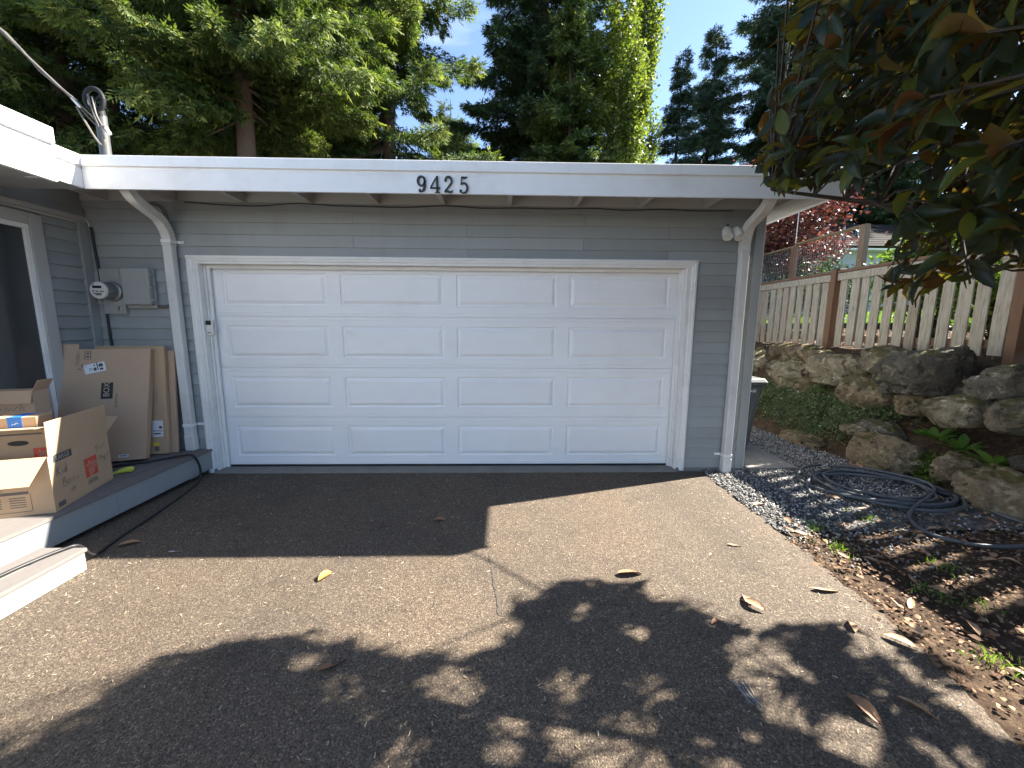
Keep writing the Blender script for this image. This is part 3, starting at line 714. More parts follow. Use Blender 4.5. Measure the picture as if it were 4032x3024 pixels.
# ------------------------------------------------------------------ things fixed to the walls
# house number: four iron digits
num = thing('house_number', 'black iron house number 9425 on the white fascia', 'house number', (.07, -.61, 2.60))
def arc(cx, cy, rx, ry, a0, a1, n=14):
    return [(cx+rx*math.cos(math.radians(t)), cy+ry*math.sin(math.radians(t))) for t in np.linspace(a0, a1, n)]
def digit(ch, x0, h, tilt=0):
    mb = MB(); o = (x0, -.6025, 2.603); ax, ay = (h*math.cos(tilt), 0, h*math.sin(tilt)), (-h*math.sin(tilt), 0, h*math.cos(tilt))
    S = lambda p, w: stroke(mb, p, w, o, ax, ay, .001, .012)
    tw = lambda n, a, b: list(a+(b-a)*np.sin(np.linspace(0, math.pi, n)))
    if ch == '9':
        p = arc(.30, .68, .215, .275, 0, 360, 26); S(p, [.085+.065*abs(math.cos(math.radians(t))) for t in np.linspace(0, 360, 26)])
        p = [(.515, .70)]+arc(.27, .55, .25, .50, 8, -78, 14); S(p, tw(len(p), .07, .15))
        S(arc(.20, .12, .05, .05, 0, 360, 12), .09); S([(.32, .055), (.26, .05), (.2, .075)], .06)
    if ch == '4':
        S([(.44, .0), (.44, .5), (.44, .98)], [.14, .13, .13]); S([(.44, .98), (.2, .62), (.02, .30)], [.05, .06, .06])
        S([(.0, .28), (.3, .28), (.62, .28)], .08); S([(.30, .02), (.45, .02), (.6, .02)], .05)
    if ch == '2':
        p = arc(.29, .70, .21, .25, 165, -30, 16)+[(.30, .36), (.12, .16), (.05, .06)]; S(p, tw(len(p), .06, .14))
        S([(.04, .07), (.2, .11), (.36, .05), (.50, .06), (.56, .16)], [.08, .13, .13, .10, .05]); S(arc(.12, .74, .04, .04, 0, 360, 12), .08)
    if ch == '5':
        S([(.16, .96), (.34, .93), (.52, .98)], [.10, .12, .06]); S([(.16, .98), (.145, .75), (.13, .52)], .06)
        p = [(.13, .53), (.2, .58)]+arc(.30, .32, .24, .30, 95, -100, 18)+[(.12, .07)]; S(p, tw(len(p), .05, .15)); S(arc(.12, .13, .045, .045, 0, 360, 12), .085)
    return mb.obj('digit', M['number'], num)
digit('9', -.150, .130); digit('4', -.040, .130, .0); digit('2', .070, .130); digit('5', .192, .128, -.03)

# electricity meter on its back plate
em = thing('electric_meter', 'round glass electricity meter on a grey back plate', 'electric meter', (-3.21, -.03, 1.83))
mb = MB().box(-3.318, -3.108, -.058, -.022, 1.618, 2.046); pl = mb.obj('back_plate', M['boxgrey'], em, bevel=.006)
for z0_, z1_ in ((1.636, 1.70), (1.935, 2.028)): MB().box(-3.300, -3.126, -.064, -.0585, z0_, z1_).obj('cover_plate', M['boxgrey'], pl, bevel=.003)
mb = MB().box(-3.170, -3.158, -.074, -.0645, 1.655, 1.692); mb.obj('latch', M['steel'], pl)
C = (-3.195, -.058, 1.832); AX = (.0, -1, 0)
MB().lathe([(.088, 0), (.092, .008), (.092, .022), (.084, .03)], C, AX, 32).obj('collar', M['steel'], em, smooth=True)
gl = MB().lathe([(.080, .03), (.079, .145), (.076, .155), (.060, .158)], C, AX, 32).obj('glass_cover', M['meter_face'], em, smooth=True)
MB().lathe([(.0815, .045), (.0815, .140)], C, AX, 32).obj('meter_rim', M['steel'], em, smooth=True)
mb = MB().box(C[0]-.042, C[0]+.036, C[1]-.1625, C[1]-.1585, C[2]+.018, C[2]+.040); mb.obj('display', M['lcd'], gl)
mb = MB()
for i, (x, z, w) in enumerate([(-.05, -.008, .02), (-.018, -.010, .022), (.02, -.012, .035), (-.04, -.03, .07), (-.02, -.042, .05), (-.045, .050, .015)]):
    mb.box(C[0]+x, C[0]+x+w, C[1]-.161, C[1]-.1585, C[2]+z-.004, C[2]+z+.004)
mb.obj('print', M['ink_dark'], gl)

ub = thing('utility_box', 'grey plastic utility box beside the electricity meter', 'utility box', (-2.93, -.03, 1.86))
b0 = MB().box(-3.09, -2.812, -.060, -.022, 1.672, 2.046).obj('housing', M['boxgrey'], ub, bevel=.012)
MB().box(-3.075, -2.815, -.112, -.0605, 1.705, 2.052).obj('cover', M['boxgrey'], ub, bevel=.014)
MB().box(-2.985, -2.817, -.1165, -.1125, 1.715, 1.865).obj('access_door', M['boxgrey'], ub, bevel=.003)
MB().lathe([(.006, 0), (.005, .004)], (-2.965, -.1165, 1.77), (0, -1, 0), 12).obj('screw', M['steel'], ub)
for z in (1.74, 1.86, 1.98): MB().box(-2.8145, -2.804, -.10, -.065, z, z+.02).obj('hinge', M['boxgrey'], b0)
for z in (1.77, 1.83, 1.91, 1.97): MB().box(-3.098, -3.0905, -.07, -.03, z, z+.018).obj('hinge', M['boxgrey'], b0)
pts = [(-2.83, -.04, 1.69), (-2.77, -.035, 1.682), (-2.70, -.035, 1.70), (-2.66, -.03, 1.74)]
mb = MB().tube(smooth_path(pts, 6), .007, 6).tube(smooth_path([(a, b-.012, c+.012) for a, b, c in pts], 6), .006, 6); mb.obj('cable', M['wire'], ub, smooth=True)
for dx in (0, .03):
    pass
pts = [(-2.80, -.05, 2.645), (-2.71, -.03, 2.63), (-2.665+.0, -.025, 2.56), (-2.66, -.024, 2.45), (-2.70, -.024, 2.40)]
mb = MB().tube(smooth_path(pts, 6), .006, 6).tube(smooth_path([(a+.025, b, c+.004) for a, b, c in pts], 6), .005, 6)
tag(mb.obj('wall_cable', M['wire'], smooth=True), 'pair of thin grey cables behind the left downspout elbow', 'cable')

pts = [(-3.352, -.035, 2.43), (-3.345, -.034, 2.2), (-3.333, -.034, 1.95), (-3.325, -.07, 1.84), (-3.322, -.034, 1.7), (-3.316, -.034, 1.4), (-3.305, -.04, 1.1), (-3.29, -.05, .7), (-3.27, -.08, .27)]
cb = thing('ground_cable', 'thick black cable running down the corner past the meter', 'cable', (-3.32, -.03, .25))
MB().tube(smooth_path(pts, 5), .011, 8).obj('cable', M['blackwire'], cb, smooth=True)
mb = MB()
for i in range(3): mb.tube([(-3.372+.008*i, -.05, 2.50-.022*i), (-3.36+.006*i, -.052, 2.478-.022*i), (-3.352, -.05, 2.45-.01*i)], .0035, 5)
mb.obj('wire_loop', M['plastic_white'], cb)

# keypad
kp = thing('door_keypad', 'small white keypad with black top on the left door jamb', 'keypad', (-2.377, .03, 1.49))
MB().box(-2.413, -2.343, .004, .038, 1.416, 1.572).obj('case', M['plastic_white'], kp, bevel=.014)
MB().box(-2.402, -2.352, -.001, .0035, 1.518, 1.562).obj('screen', M['lcd'], kp, bevel=.008)
for i in range(4):
    for j in range(3):
        if i == 3: continue
        MB().box(-2.398+.016*j, -2.388+.016*j, .0005, .0036, 1.462+.016*i, 1.470+.016*i).obj('key', M['paper'], kp)
for x in (-2.395, -2.374): MB().box(x, x+.014, .0005, .0036, 1.436, 1.446).obj('key', M['ink_dark'], kp)

# twin floodlight
fl = thing('security_light', 'white twin floodlight under the eave by the right downspout', 'wall light', (2.77, -.03, 2.43))
MB().lathe([(.055, 0), (.056, .02), (.03, .032)], (2.775, -.022, 2.445), (0, -1, 0), 24).obj('mount', M['plastic_white'], fl, smooth=True)
for (x, dx) in ((2.735, -.12), (2.825, .10)):
    ax = np.array([dx, -.55, -.72]); ax /= np.linalg.norm(ax); o = np.array([x, -.075, 2.465])
    h_ = MB().lathe([(.018, -.03), (.036, -.012), (.043, .01), (.046, .09), (.044, .104), (.034, .100)], o, ax, 24).obj('lamp_head', M['plastic_white'], fl, smooth=True)
    MB().lathe([(.034, .098), (.034, .1008)], o, ax, 20).obj('lens', M['meter_face'], h_)
    MB().tube([(2.775, -.05, 2.455), tuple(o-ax*.02)], .012, 8).obj('arm', M['plastic_white'], fl)
MB().lathe([(.012, 0), (.01, .02)], (2.75, -.06, 2.50), (0, -.3, 1), 10).obj('sensor', M['black'], fl)

# service mast on the roof with its cables
ms_ = thing('service_mast', 'metal service mast with looped cables above the left roof', 'mast', (-3.42, .3, 2.84))
MB().tube([(-3.43, .3, 2.842), (-3.425, .3, 3.2), (-3.425, .3, 3.56)], .045, 16).obj('pipe', M['mast'], ms_, smooth=True)
MB().lathe([(.06, 0), (.055, .02), (.048, .05)], (-3.43, .3, 2.85), (0, 0, 1), 16).obj('flashing', M['mast'], ms_, smooth=True)
MB().tube([(-3.426, .3, 3.10), (-3.426, .3, 3.125)], .05, 16).obj('pipe_strap', M['mast'], ms_)
ring = [(-3.44+.085*math.cos(t), .27, 3.69+.10*math.sin(t)) for t in np.linspace(0, 2*math.pi, 28)]
hd = MB().tube(ring, .020, 8).obj('weather_head', M['mast_dark'], ms_, smooth=True)
MB().tube([(-3.425, .3, 3.54), (-3.43, .29, 3.60), (-3.44, .275, 3.61)], [.045, .05, .03], 12).obj('neck', M['mast_dark'], ms_, smooth=True)
for a in range(3):
    MB().tube([(-3.44, .27, 3.69), (-3.44+.08*math.cos(2.1*a+.5), .27, 3.69+.09*math.sin(2.1*a+.5))], .008, 6).obj('spoke', M['mast_dark'], hd)
def cable(pts, r, nm='cable', mat='wire'): return MB().tube(smooth_path(pts, 8), r, 6).obj(nm, M[mat], ms_, smooth=True)
cable([(-3.47, .24, 3.72), (-3.42, .22, 3.55), (-3.36, .2, 3.40), (-3.33, .2, 3.30), (-3.36, .21, 3.25), (-3.42, .22, 3.30), (-3.50, .22, 3.45), (-3.57, .22, 3.60)], .009)
cable([(-3.43, .24, 3.70), (-3.39, .22, 3.52), (-3.30, .2, 3.37), (-3.27, .2, 3.385)], .008)
cable([(-3.58, .22, 3.66), (-3.45, .22, 3.53), (-3.36, .21, 3.44), (-3.29, .2, 3.40), (-3.28, .2, 3.36)], .008)
cable([(-3.58, .22, 3.64), (-3.50, .25, 3.52), (-3.43, .26, 3.44)], .007)
P0 = np.array([-3.57, .22, 3.64]); P1 = np.array([-4.144, .2, 4.275])
far = P0+(P1-P0)*14
for off, r in (((0, 0, 0), .010), ((.012, 0, .02), .008), ((-.008, .01, -.015), .008)):
    pts = [P0+(far-P0)*t+np.array([0, 0, -1.2*t*(1-t)*.6])+np.array(off)*math.sin(t*90+off[2]*100) for t in np.linspace(0, 1, 60)]
    MB().tube(pts, r, 6).obj('service_drop', M['wire'], ms_, smooth=True)
MB().tube([(-3.60, .22, 3.675), (-3.54, .22, 3.60)], .014, 8).obj('clamp', M['plastic_white'], ms_)
MB().tube([(-3.30, .2, 3.405), (-3.27, .2, 3.35)], .016, 8).obj('connector', M['plastic_white'], ms_)

pts = [(3.44, -.60, 2.745), (3.62, -.68, 2.79), (3.96, -.86, 2.89), (4.6, -1.18, 3.12), (5.6, -1.7, 3.5), (9, -3.4, 4.9)]
tag(MB().tube(smooth_path(pts, 6), .008, 6).obj('guy_cable', M['wire'], smooth=True), 'thin cable rising from the roof corner into the magnolia', 'cable')

# ------------------------------------------------------------------ cartons on the deck
ZD = .2515
def UV(o, ang):
    """carton frame: u, v horizontal unit vectors, z up"""
    return np.array(o, float), np.array([math.cos(ang), math.sin(ang), 0]), np.array([-math.sin(ang), math.cos(ang), 0])
Zv = np.array([0, 0, 1.])
def carton(name, label, o, u, v, lu, lv, h, flaps, mat='card', t=.005):
    """open carton: corner o, edges u*lu, v*lv; flaps {side: (length, angle from horizontal-in to out in degrees)}"""
    th = thing(name, label, 'cardboard box', tuple(o))
    mb = MB()
    mb.pbox(o, u*lu, v*t, Zv*h); mb.pbox(o+v*(lv-t), u*lu, v*t, Zv*h)
    mb.pbox(o+v*t, u*t, v*(lv-2*t), Zv*h); mb.pbox(o+v*t+u*(lu-t), u*t, v*(lv-2*t), Zv*h)
    mb.pbox(o+u*t+v*t, u*(lu-2*t), v*(lv-2*t), Zv*t)
    mb.obj('body', M[mat], th)
    top = o+Zv*(h+.0015)
    for side, (ln, ang) in flaps.items():
        a = math.radians(ang)
        p, e, out = {'u0': (top, v*lv, -u), 'u1': (top+u*lu, v*lv, u), 'v0': (top, u*lu, -v), 'v1': (top+v*lv, u*lu, v)}[side]
        d = out*math.cos(a)+Zv*math.sin(a); n_ = np.cross(e/np.linalg.norm(e), d)
        m_ = e*.006
        MB().pbox(p+m_, e-2*m_, d*ln, n_*.004).obj('flap', M[mat], th)
    return th
# big moving box: face with the print runs along u
o = np.array([-2.486, -1.446, ZD]); u = np.array([-.312, .950, 0]); u /= np.linalg.norm(u); v = np.array([-u[1], u[0], 0])
LU, LV, LH = .648, .46, .39
bigbox = carton('moving_box', 'large open moving box with red square logo at the deck edge', o, u, v, LU, LV, LH,
                {'v0': (.235, 88), 'u0': (.225, -38), 'u1': (.215, 28), 'v1': (.20, -30)})
def on_face(fu, fz, face='A'):   # point on the printed face, metres along u and up
    return o+u*fu+Zv*fz - v*.0008
axA, azA = u, Zv
def face_obj(name, mat, build):
    mb = MB(); build(mb); return mb.obj(name, M[mat], bigbox)
nA = -v
def rectA(mb, u0, u1, z0, z1, off=.001):
    q = o+nA*off; mb.add([q+u*u0+Zv*z0, q+u*u1+Zv*z0, q+u*u1+Zv*z1, q+u*u0+Zv*z1], [(0, 1, 2, 3)])
face_obj('label_band', 'ink_dark', lambda mb: rectA(mb, .045, .225, .335, .385))
face_obj('label_text', 'ink_pale', lambda mb: lettering(mb, 'LARGE', .046, o+u*.135+Zv*.360, u, Zv, .002, .95))
face_obj('logo', 'ink_red', lambda mb: rectA(mb, .335, .475, .115, .262))
def logo_txt(mb, c, ux, s):
    for i, (w_, k) in enumerate((('THE', .30), ('HOME', .34), ('DEPOT', .40))):
        dd = (1-i)*.30*s
        lettering(mb, w_, k*s, np.array(c)+ux*(-dd*.66)+Zv*(dd*.66), ux, Zv, .002, .78, math.radians(45))
face_obj('logo_text', 'ink_pale', lambda mb: logo_txt(mb, o+u*.405+Zv*.188, u, .125))
def small_lines(mb, fr, O_, ax, ay, rows, off=.0012):
    n_ = np.cross(ax, ay); n_ /= np.linalg.norm(n_)
    for (a, b, c, hgt) in rows:
        q = np.array(O_)+n_*off; mb.add([q+ax*a+ay*c, q+ax*b+ay*c, q+ax*b+ay*(c+hgt), q+ax*a+ay*(c+hgt)], [(0, 1, 2, 3)])
face_obj('small_print', 'ink_mid', lambda mb: small_lines(mb, None, o, u, Zv, [(.35, .455, .090, .006), (.35, .46, .074, .010), (.345, .475, .062, .006), (.03, .10, .02, .035)]))
fo = o+Zv*(LH+.002)+nA*.0025
face_obj('small_print', 'ink_mid', lambda mb: small_lines(mb, None, fo, u, Zv, [(.26, .50, .175, .022)]+[(.26, .26+.09+.03*((i*7) % 3), .150-.017*i, .006) for i in range(6)]+[(.26, .47, .035, .004)]))
hand = lambda mb, pts, c, s, w=.004: stroke(mb, np.array(pts)*s, w, c, u, Zv, .0022)
def handwriting(mb):
    c = o+u*.06+Zv*.235; s = .07
    for p in ([(0, 0), (.05, .9)], [(.5, .95), (.06, .42), (.25, .3), (.5, -.02)], [(.75, .05), (.78, .5)], [(.79, .72), (.80, .76)], [(1.25, .45), (1.05, .5), (.98, .2), (1.15, .05), (1.28, .25), (1.33, 1.05), (1.31, .05)]):
        hand(mb, p, c, s)
    c = o+u*.10+Zv*.145
    for p in ([(0, 0), (.03, .9), (.35, .9), (.3, .55), (.05, .5), (.4, .4), (.35, .02), (0, .0)], [(.6, .28), (.9, .35), (.8, .55), (.6, .4), (.65, .08), (.95, .08)], [(1.1, .5), (1.15, .05), (1.35, .45), (1.5, .05), (1.6, .6)], [(1.8, .1), (2.1, .3), (2.4, .2)]):
        hand(mb, p, c, s)
    c = o+u*.155+Zv*.075
    for p in ([(0, .2), (.4, .35), (.9, .45)], [(.4, .0), (.5, .5), (.8, .1)]): hand(mb, p, c, .07)
face_obj('handwriting', 'ink_dark', handwriting)
def handwriting2(mb):
    c = o+u*.475+Zv*.285
    for p in ([(0, .5), (.4, .6)], [(.25, .6), (.1, -.1), (.5, .3), (.6, 0), (.9, .35), (1.0, .1), (1.3, .4), (1.5, .2), (1.8, .5)]): hand(mb, p, c, .065)
    c = o+u*.50+Zv*.20
    for p in ([(.4, .6), (.1, .5), (.35, .3), (.05, 0)], [(.55, .6), (.6, .1), (.8, .3), (1.0, .1), (1.1, -.3), (1.15, .4), (1.3, .1), (1.6, .5), (1.7, .1), (1.9, .7)]): hand(mb, p, c, .065)
face_obj('handwriting', 'ink_dark', handwriting2)
# print on the shaded end face (towards the viewer)
face_obj('small_print', 'ink_mid', lambda mb: small_lines(mb, None, o+v*.46, -v, Zv, [(.10, .34, .150, .020)]+[(.12+.12*(i % 2), .20+.12*(i % 2), .125-.016*(i//2), .006) for i in range(10)]+[(.345, .348, .03, .12), (.10, .345, .028, .004)]))
face_obj('logo', 'ink_red', lambda mb: small_lines(mb, None, o+v*.46, -v, Zv, [(.13, .27, .20, .03)]))

# medium box standing inside the large one
o2 = o+u*.17+v*.045+Zv*.06
med = carton('moving_box', 'medium box with a hand hole standing inside the large box', o2, u, v, .34, .36, .50, {'u0': (.16, 8), 'v1': (.13, -50)})
MB().prism([(.055*math.cos(t)+.0, .018*math.sin(t)) for t in np.linspace(0, 2*math.pi, 17)[:-1]], o2+v*.19+Zv*.40-u*.0012, -v, Zv, -u*.001).obj('hand_hole', M['ink_black'], med)  # flat black disc painted for the dark inside of the hole
mb = MB(); small_lines(mb, None, o2+v*.36, -v, Zv, [(.24, .33, .27, .09)]); mb.obj('logo', M['ink_red'], med)
mb = MB(); logo_txt(mb, o2+v*.36-v*.285+Zv*.315, -v, .075); mb.obj('logo_text', M['ink_pale'], med)
mb = MB(); small_lines(mb, None, o2+v*.36, -v, Zv, [(.05, .34, .20, .003), (.05, .053, .12, .08), (.19, .30, .155, .028), (.02, .30, .455, .012)]); mb.obj('small_print', M['ink_mid'], med)
# little taped box on top
o3 = o2+u*.02+v*.09+Zv*.502
sm = thing('small_box', 'small cardboard box wrapped with blue tape on the medium box', 'cardboard box', tuple(o3))
MB().pbox(o3, u*.15, v*.235, Zv*.075).obj('body', M['card'], sm, bevel=.003)
MB().pbox(o3+v*.075-Zv*.0012-u*.0012, u*.1524, v*.075, Zv*.0775).obj('tape', M['bluetape'], sm)
MB().pbox(o3+v*.236+Zv*.05, u*.10, v*.06, Zv*.004+v*.0).obj('flap', M['card'], sm)
mb = MB(); stroke(mb, np.array([(0, 0), (.3, .2), (.5, .1), (.9, .5), (1.2, .3)])*.03, .004, o3+v*.13+Zv*.022-u*.0014, -v, Zv, .001); mb.obj('handwriting', M['paper'], sm)
# tall box against the window wall
o4 = np.array([-3.395, -1.02, ZD]); u4 = np.array([.985, .17, 0]); u4 /= np.linalg.norm(u4); v4 = np.array([-u4[1], u4[0], 0])
tall = carton('storage_box', 'tall narrow cardboard box with handwriting against the window wall', o4, u4, v4, .33, .13, .76, {'v0': (.10, -75), 'u1': (.09, 62)}, 'card2')
mb = MB(); 
pz = o4+u4*.06+Zv*.60-v4*.001
for p in ([(0, 0), (.4, .5), (.5, 0), (.8, .4), (.9, .1)], [(1.1, .1), (1.4, .5), (1.5, .1), (1.8, .45), (1.9, .1), (2.4, .6)], [(2.5, .1), (2.7, .8), (2.9, .1)], [(.1, -.4), (.6, -.3), (1.2, -.45)]):
    stroke(mb, np.array(p)*.07, .004, pz, u4, Zv, .004)
mb.obj('handwriting', M['ink_mid'], tall)
# grey bag stuffed behind the medium box
bm = bmesh.new(); bmesh.ops.create_icosphere(bm, subdivisions=3, radius=1)
for vv in bm.verts:
    k = 1+.35*mnoise.fractal(vv.co*2.2, 1.0, 2.0, 3)
    vv.co = Vector((vv.co.x*.10*k, vv.co.y*.10*k, vv.co.z*.16*k))
me = bpy.data.meshes.new('bag'); bm.to_mesh(me); bm.free(); me.materials.append(M['bag'])
bg_ = bpy.data.objects.new('plastic_bag', me); cbg = o+u*.28+v*.42; bg_.location = (cbg[0]-.08, cbg[1]-.02, ZD+.40); link(bg_)
tag(bg_, 'crumpled grey plastic bag wedged behind the medium box', 'bag')

# flat cartons leaning against the garage wall
def leaning(name, label, base, wdir, width, height, thick, lean, mat, tilt=0.0):
    th = thing(name, label, 'cardboard box', tuple(base))
    w = np.array(wdir, float); w /= np.linalg.norm(w); back = np.array([-w[1], w[0], 0]);
    if back[1] < 0: back = -back
    a = math.radians(lean); up = Zv*math.cos(a)+back*math.sin(a)-w*tilt; nn = back*math.cos(a)-Zv*math.sin(a)
    MB().pbox(base, w*width, nn*thick, up*height).obj('body', M[mat], th, bevel=.004)
    return th, w, up, nn
b1 = np.array([-2.792, -.412, ZD+.022])
fb, wA, upA, nnA = leaning('flat_box', 'big flat cardboard box with white shipping label leaning on the wall', b1, (-.94, -.335, 0), .67, 1.045, .09, 12.5, 'card2', .055)
fr = lambda a, b: b1+wA*a+upA*b-nnA*.0012
def rectF(mb, a, b, w_, h_, rot=0, off=.0):
    c, s_ = math.cos(rot), math.sin(rot); q = fr(a, b)-nnA*off
    mb.add([q+(-wA)*(x*c-y*s_)+upA*(x*s_+y*c) for x, y in ((-w_/2, -h_/2), (w_/2, -h_/2), (w_/2, h_/2), (-w_/2, h_/2))], [(0, 1, 2, 3)])
mb = MB(); rectF(mb, .40, .87, .150, .085, .24); lab = mb.obj('shipping_label', M['paper'], fb)
mb = MB()
for (x, y, w_, h_) in ((.02, .01, .008, .07), (.045, .015, .03, .03), (.045, -.02, .025, .02), (.0, -.012, .02, .03), (-.03, .0, .02, .006), (-.03, -.014, .03, .004), (-.062, .03, .010, .008), (.0, .025, .014, .012)):
    c, s_ = math.cos(.24), math.sin(.24); rectF(mb, .40-(x*c-y*s_), .87+(x*s_+y*c), w_, h_, .24, .001)
mb.obj('label_print', M['ink_dark'], lab)
mb = MB(); rectF(mb, .305, .655, .085, .150); bx_ = mb.obj('print_block', M['ink_black'], fb)
mb = MB(); lettering(mb, 'BOX', .062, fr(.305, .665), upA, wA, .0035, 1.0); mb.obj('print_text', M['ink_pale'], bx_)
mb = MB(); lettering(mb, 'EarthMove', .030, fr(.235, .565), upA, wA, .002, 1.0); mb.obj('print_text', M['ink_mid'], fb)
mb = MB(); lettering(mb, '77105011', .034, fr(.520, .96), upA, wA, .002, 1.0); mb.obj('print_text', M['ink_mid'], fb)
mb = MB()
for (a, b, w_, h_) in ((.475, .99, .006, .075), (.435, .99, .006, .075), (.455, 1.025, .045, .005), (.455, .952, .045, .005), (.455, .975, .02, .018), (.455, 1.005, .02, .016), (.49, .89, .010, .03), (.505, .86, .02, .01)): rectF(mb, a, b, w_, h_)
mb.obj('handling_print', M['ink_mid'], fb)
mb = MB(); rectF(mb, .16, .045, .075, .026); l2 = mb.obj('part_label', M['paper'], fb)
mb = MB(); rectF(mb, .16, .046, .055, .008, 0, .001); mb.obj('label_print', M['ink_dark'], l2)
MB().pbox(fr(.64, .99), -wA*.0-wA*(-.0)+wA*-.12, upA*.10, nnA*.004).obj('flap', M['card2'], fb)
b2 = np.array([-2.735, -.225, ZD+.01])
fb2, w2, up2, nn2 = leaning('flat_box', 'flat cardboard carton with address sticker behind the big flat box', b2, (-1, -.12, 0), .60, 1.06, .045, 6.5, 'card')
fr2 = lambda a, b: b2+w2*a+up2*b-nn2*.0012
def rect2(mb, a0, a1, b0, b1_, off=0):
    mb.add([fr2(a0, b0)-nn2*off, fr2(a1, b0)-nn2*off, fr2(a1, b1_)-nn2*off, fr2(a0, b1_)-nn2*off], [(0, 1, 2, 3)])
mb = MB(); rect2(mb, .035, .13, .17, .33); l3 = mb.obj('shipping_label', M['paper'], fb2)
mb = MB(); rect2(mb, .04, .125, .225, .232, .001); rect2(mb, .055, .12, .195, .208, .001); rect2(mb, .045, .07, .25, .275, .001); mb.obj('label_print', M['ink_dark'], l3)
mb = MB(); rect2(mb, .075, .125, .085, .115); mb.obj('warning_label', M['yellow_label'], fb2)
mb = MB(); rect2(mb, .075, .115, .03, .075); mb.obj('print_block', M['ink_mid'], fb2)
mb = MB(); rect2(mb, .07, .13, .50, .62); mb.obj('tape', M['cleartape'], fb2)
b3 = np.array([-2.690, -.165, ZD+.004])
leaning('flat_box', 'darker cardboard sheet at the back of the leaning boxes', b3, (-1, -.05, 0), .55, 1.02, .025, 6.0, 'card2')
# yellow cloth
pts = [(-2.755, -.765, ZD+.012), (-2.73, -.74, ZD+.02), (-2.705, -.715, ZD+.026), (-2.68, -.688, ZD+.024), (-2.665, -.67, ZD+.015)]
tag(MB().tube(smooth_path(pts, 4), list(np.interp(np.arange(17), [0, 3, 8, 13, 15, 16], [.008, .012, .022, .026, .020, .006])), 12).obj('yellow_cloth', M['yellow'], smooth=True), 'crumpled yellow cloth lying on the deck by the boxes', 'cloth')
# black cable across deck, ground and step
pts = [(-3.0, -.62, .262), (-2.86, -.54, .262), (-2.72, -.45, .262), (-2.62, -.36, .264), (-2.52, -.315, .272), (-2.45, -.29, .266), (-2.425, -.262, .18), (-2.418, -.255, .08), (-2.40, -.31, .014), (-2.34, -.50, .011), (-2.245, -.96, .011), (-2.20, -1.28, .011), (-2.165, -1.46, .011), (-2.12, -1.60, .03), (-2.115, -1.68, .142), (-2.145, -1.75, .154), (-2.18, -1.86, .154), (-2.205, -2.05, .154), (-2.22, -2.6, .154)]
tag(MB().tube(smooth_path(pts, 6), .0105, 8).obj('black_hose', M['black'], smooth=True), 'black hose draped from the deck across the asphalt onto the step', 'hose')

# ------------------------------------------------------------------ wheeled bin beside the garage
bn = thing('wheeled_bin', 'dark grey wheeled garbage bin behind the garage corner', 'bin', (3.42, .75, .02))
def taper(mb, x0, x1, y0, y1, z0, X0, X1, Y0, Y1, z1):
    mb.add([(x0, y0, z0), (x1, y0, z0), (x1, y1, z0), (x0, y1, z0), (X0, Y0, z1), (X1, Y0, z1), (X1, Y1, z1), (X0, Y1, z1)], [(0, 3, 2, 1), (4, 5, 6, 7), (0, 1, 5, 4), (1, 2, 6, 5), (2, 3, 7, 6), (3, 0, 4, 7)])
mb = MB(); taper(mb, 3.22, 3.555, .57, 1.02, .022, 3.18, 3.655, .51, 1.1, .84); bd = mb.obj('body', M['bin'], bn, bevel=.02)
mb = MB(); taper(mb, 3.165, 3.685, .495, 1.115, .842, 3.160, 3.69, .490, 1.12, .872); mb.obj('rim', M['bin'], bn, bevel=.008)
lid = MB(); taper(lid, 3.155, 3.70, .485, 1.13, .875, 3.18, 3.67, .52, 1.10, .925); lido = lid.obj('lid', M['bin_lid'], bn, bevel=.012)
for i in range(3): MB().box(3.22+.15*i, 3.30+.15*i, .54, 1.08, .9255, .933).obj('lid_rib', M['bin_lid'], lido, bevel=.003)
mb = MB(); taper(mb, 3.50, 3.56, .54, .565, .10, 3.555, 3.62, .52, .545, .66); mb.obj('front_rib', M['bin'], bd, bevel=.01)
mb = MB(); lettering(mb, 'GARBAGE', .042, (3.49, .5125, .775), (1, 0, -.0), (0, -.062, .998), .004, .85); mb.obj('lettering', M['paper'], bd)
for y in (1.0,):
    for x in (3.20, 3.56): MB().cyl((x, y, .11), (1, 0, 0), .09, .03, 20).obj('wheel', M['black'], bn)
MB().box(3.2, 3.64, 1.12, 1.16, .82, .85).obj('handle', M['bin'], bn, bevel=.008)

# ------------------------------------------------------------------ coiled grey hose on the gravel
hs = thing('coiled_hose', 'long grey garden hose coiled on the gravel', 'hose', (4.05, -.55, 0))
pts = [(3.424, -1.087, .013), (3.36, -1.02, .013), (3.335, -.86, .014), (3.40, -.66, .02), (3.53, -.46, .035), (3.70, -.31, .05), (3.86, -.27, .06)]
cx, cy = 4.12, -.58
HR = random.Random(5)
ang = math.radians(140)
for k in range(1, 72):
    ang -= math.radians(24+HR.uniform(-2, 2)); lap = k/15
    rx = .56-.05*math.sin(lap*2.1)-.035*lap+HR.uniform(-.012, .012); ry = .44-.04*math.cos(lap*1.7)-.032*lap+HR.uniform(-.012, .012)
    ox = .05*math.sin(lap*1.3); oy = .04*math.cos(lap*1.9)
    a_, b_ = rx*math.cos(ang), ry*math.sin(ang); rot = -.35
    pts.append((cx+ox+a_*math.cos(rot)-b_*math.sin(rot), cy+oy+a_*math.sin(rot)+b_*math.cos(rot), .016+.011*min(lap, 4)*abs(math.sin(lap*3+ang))+.006*lap))
MB().tube(smooth_path(pts, 5), .0135, 8).obj('coil', M['hose'], hs, smooth=True)
t1 = [(4.0, -.02, .055), (3.765, -.11, .06), (3.57, -.28, .05), (3.49, -.43, .04), (3.53, -.60, .03), (3.70, -.82, .04), (3.95, -.92, .05)]
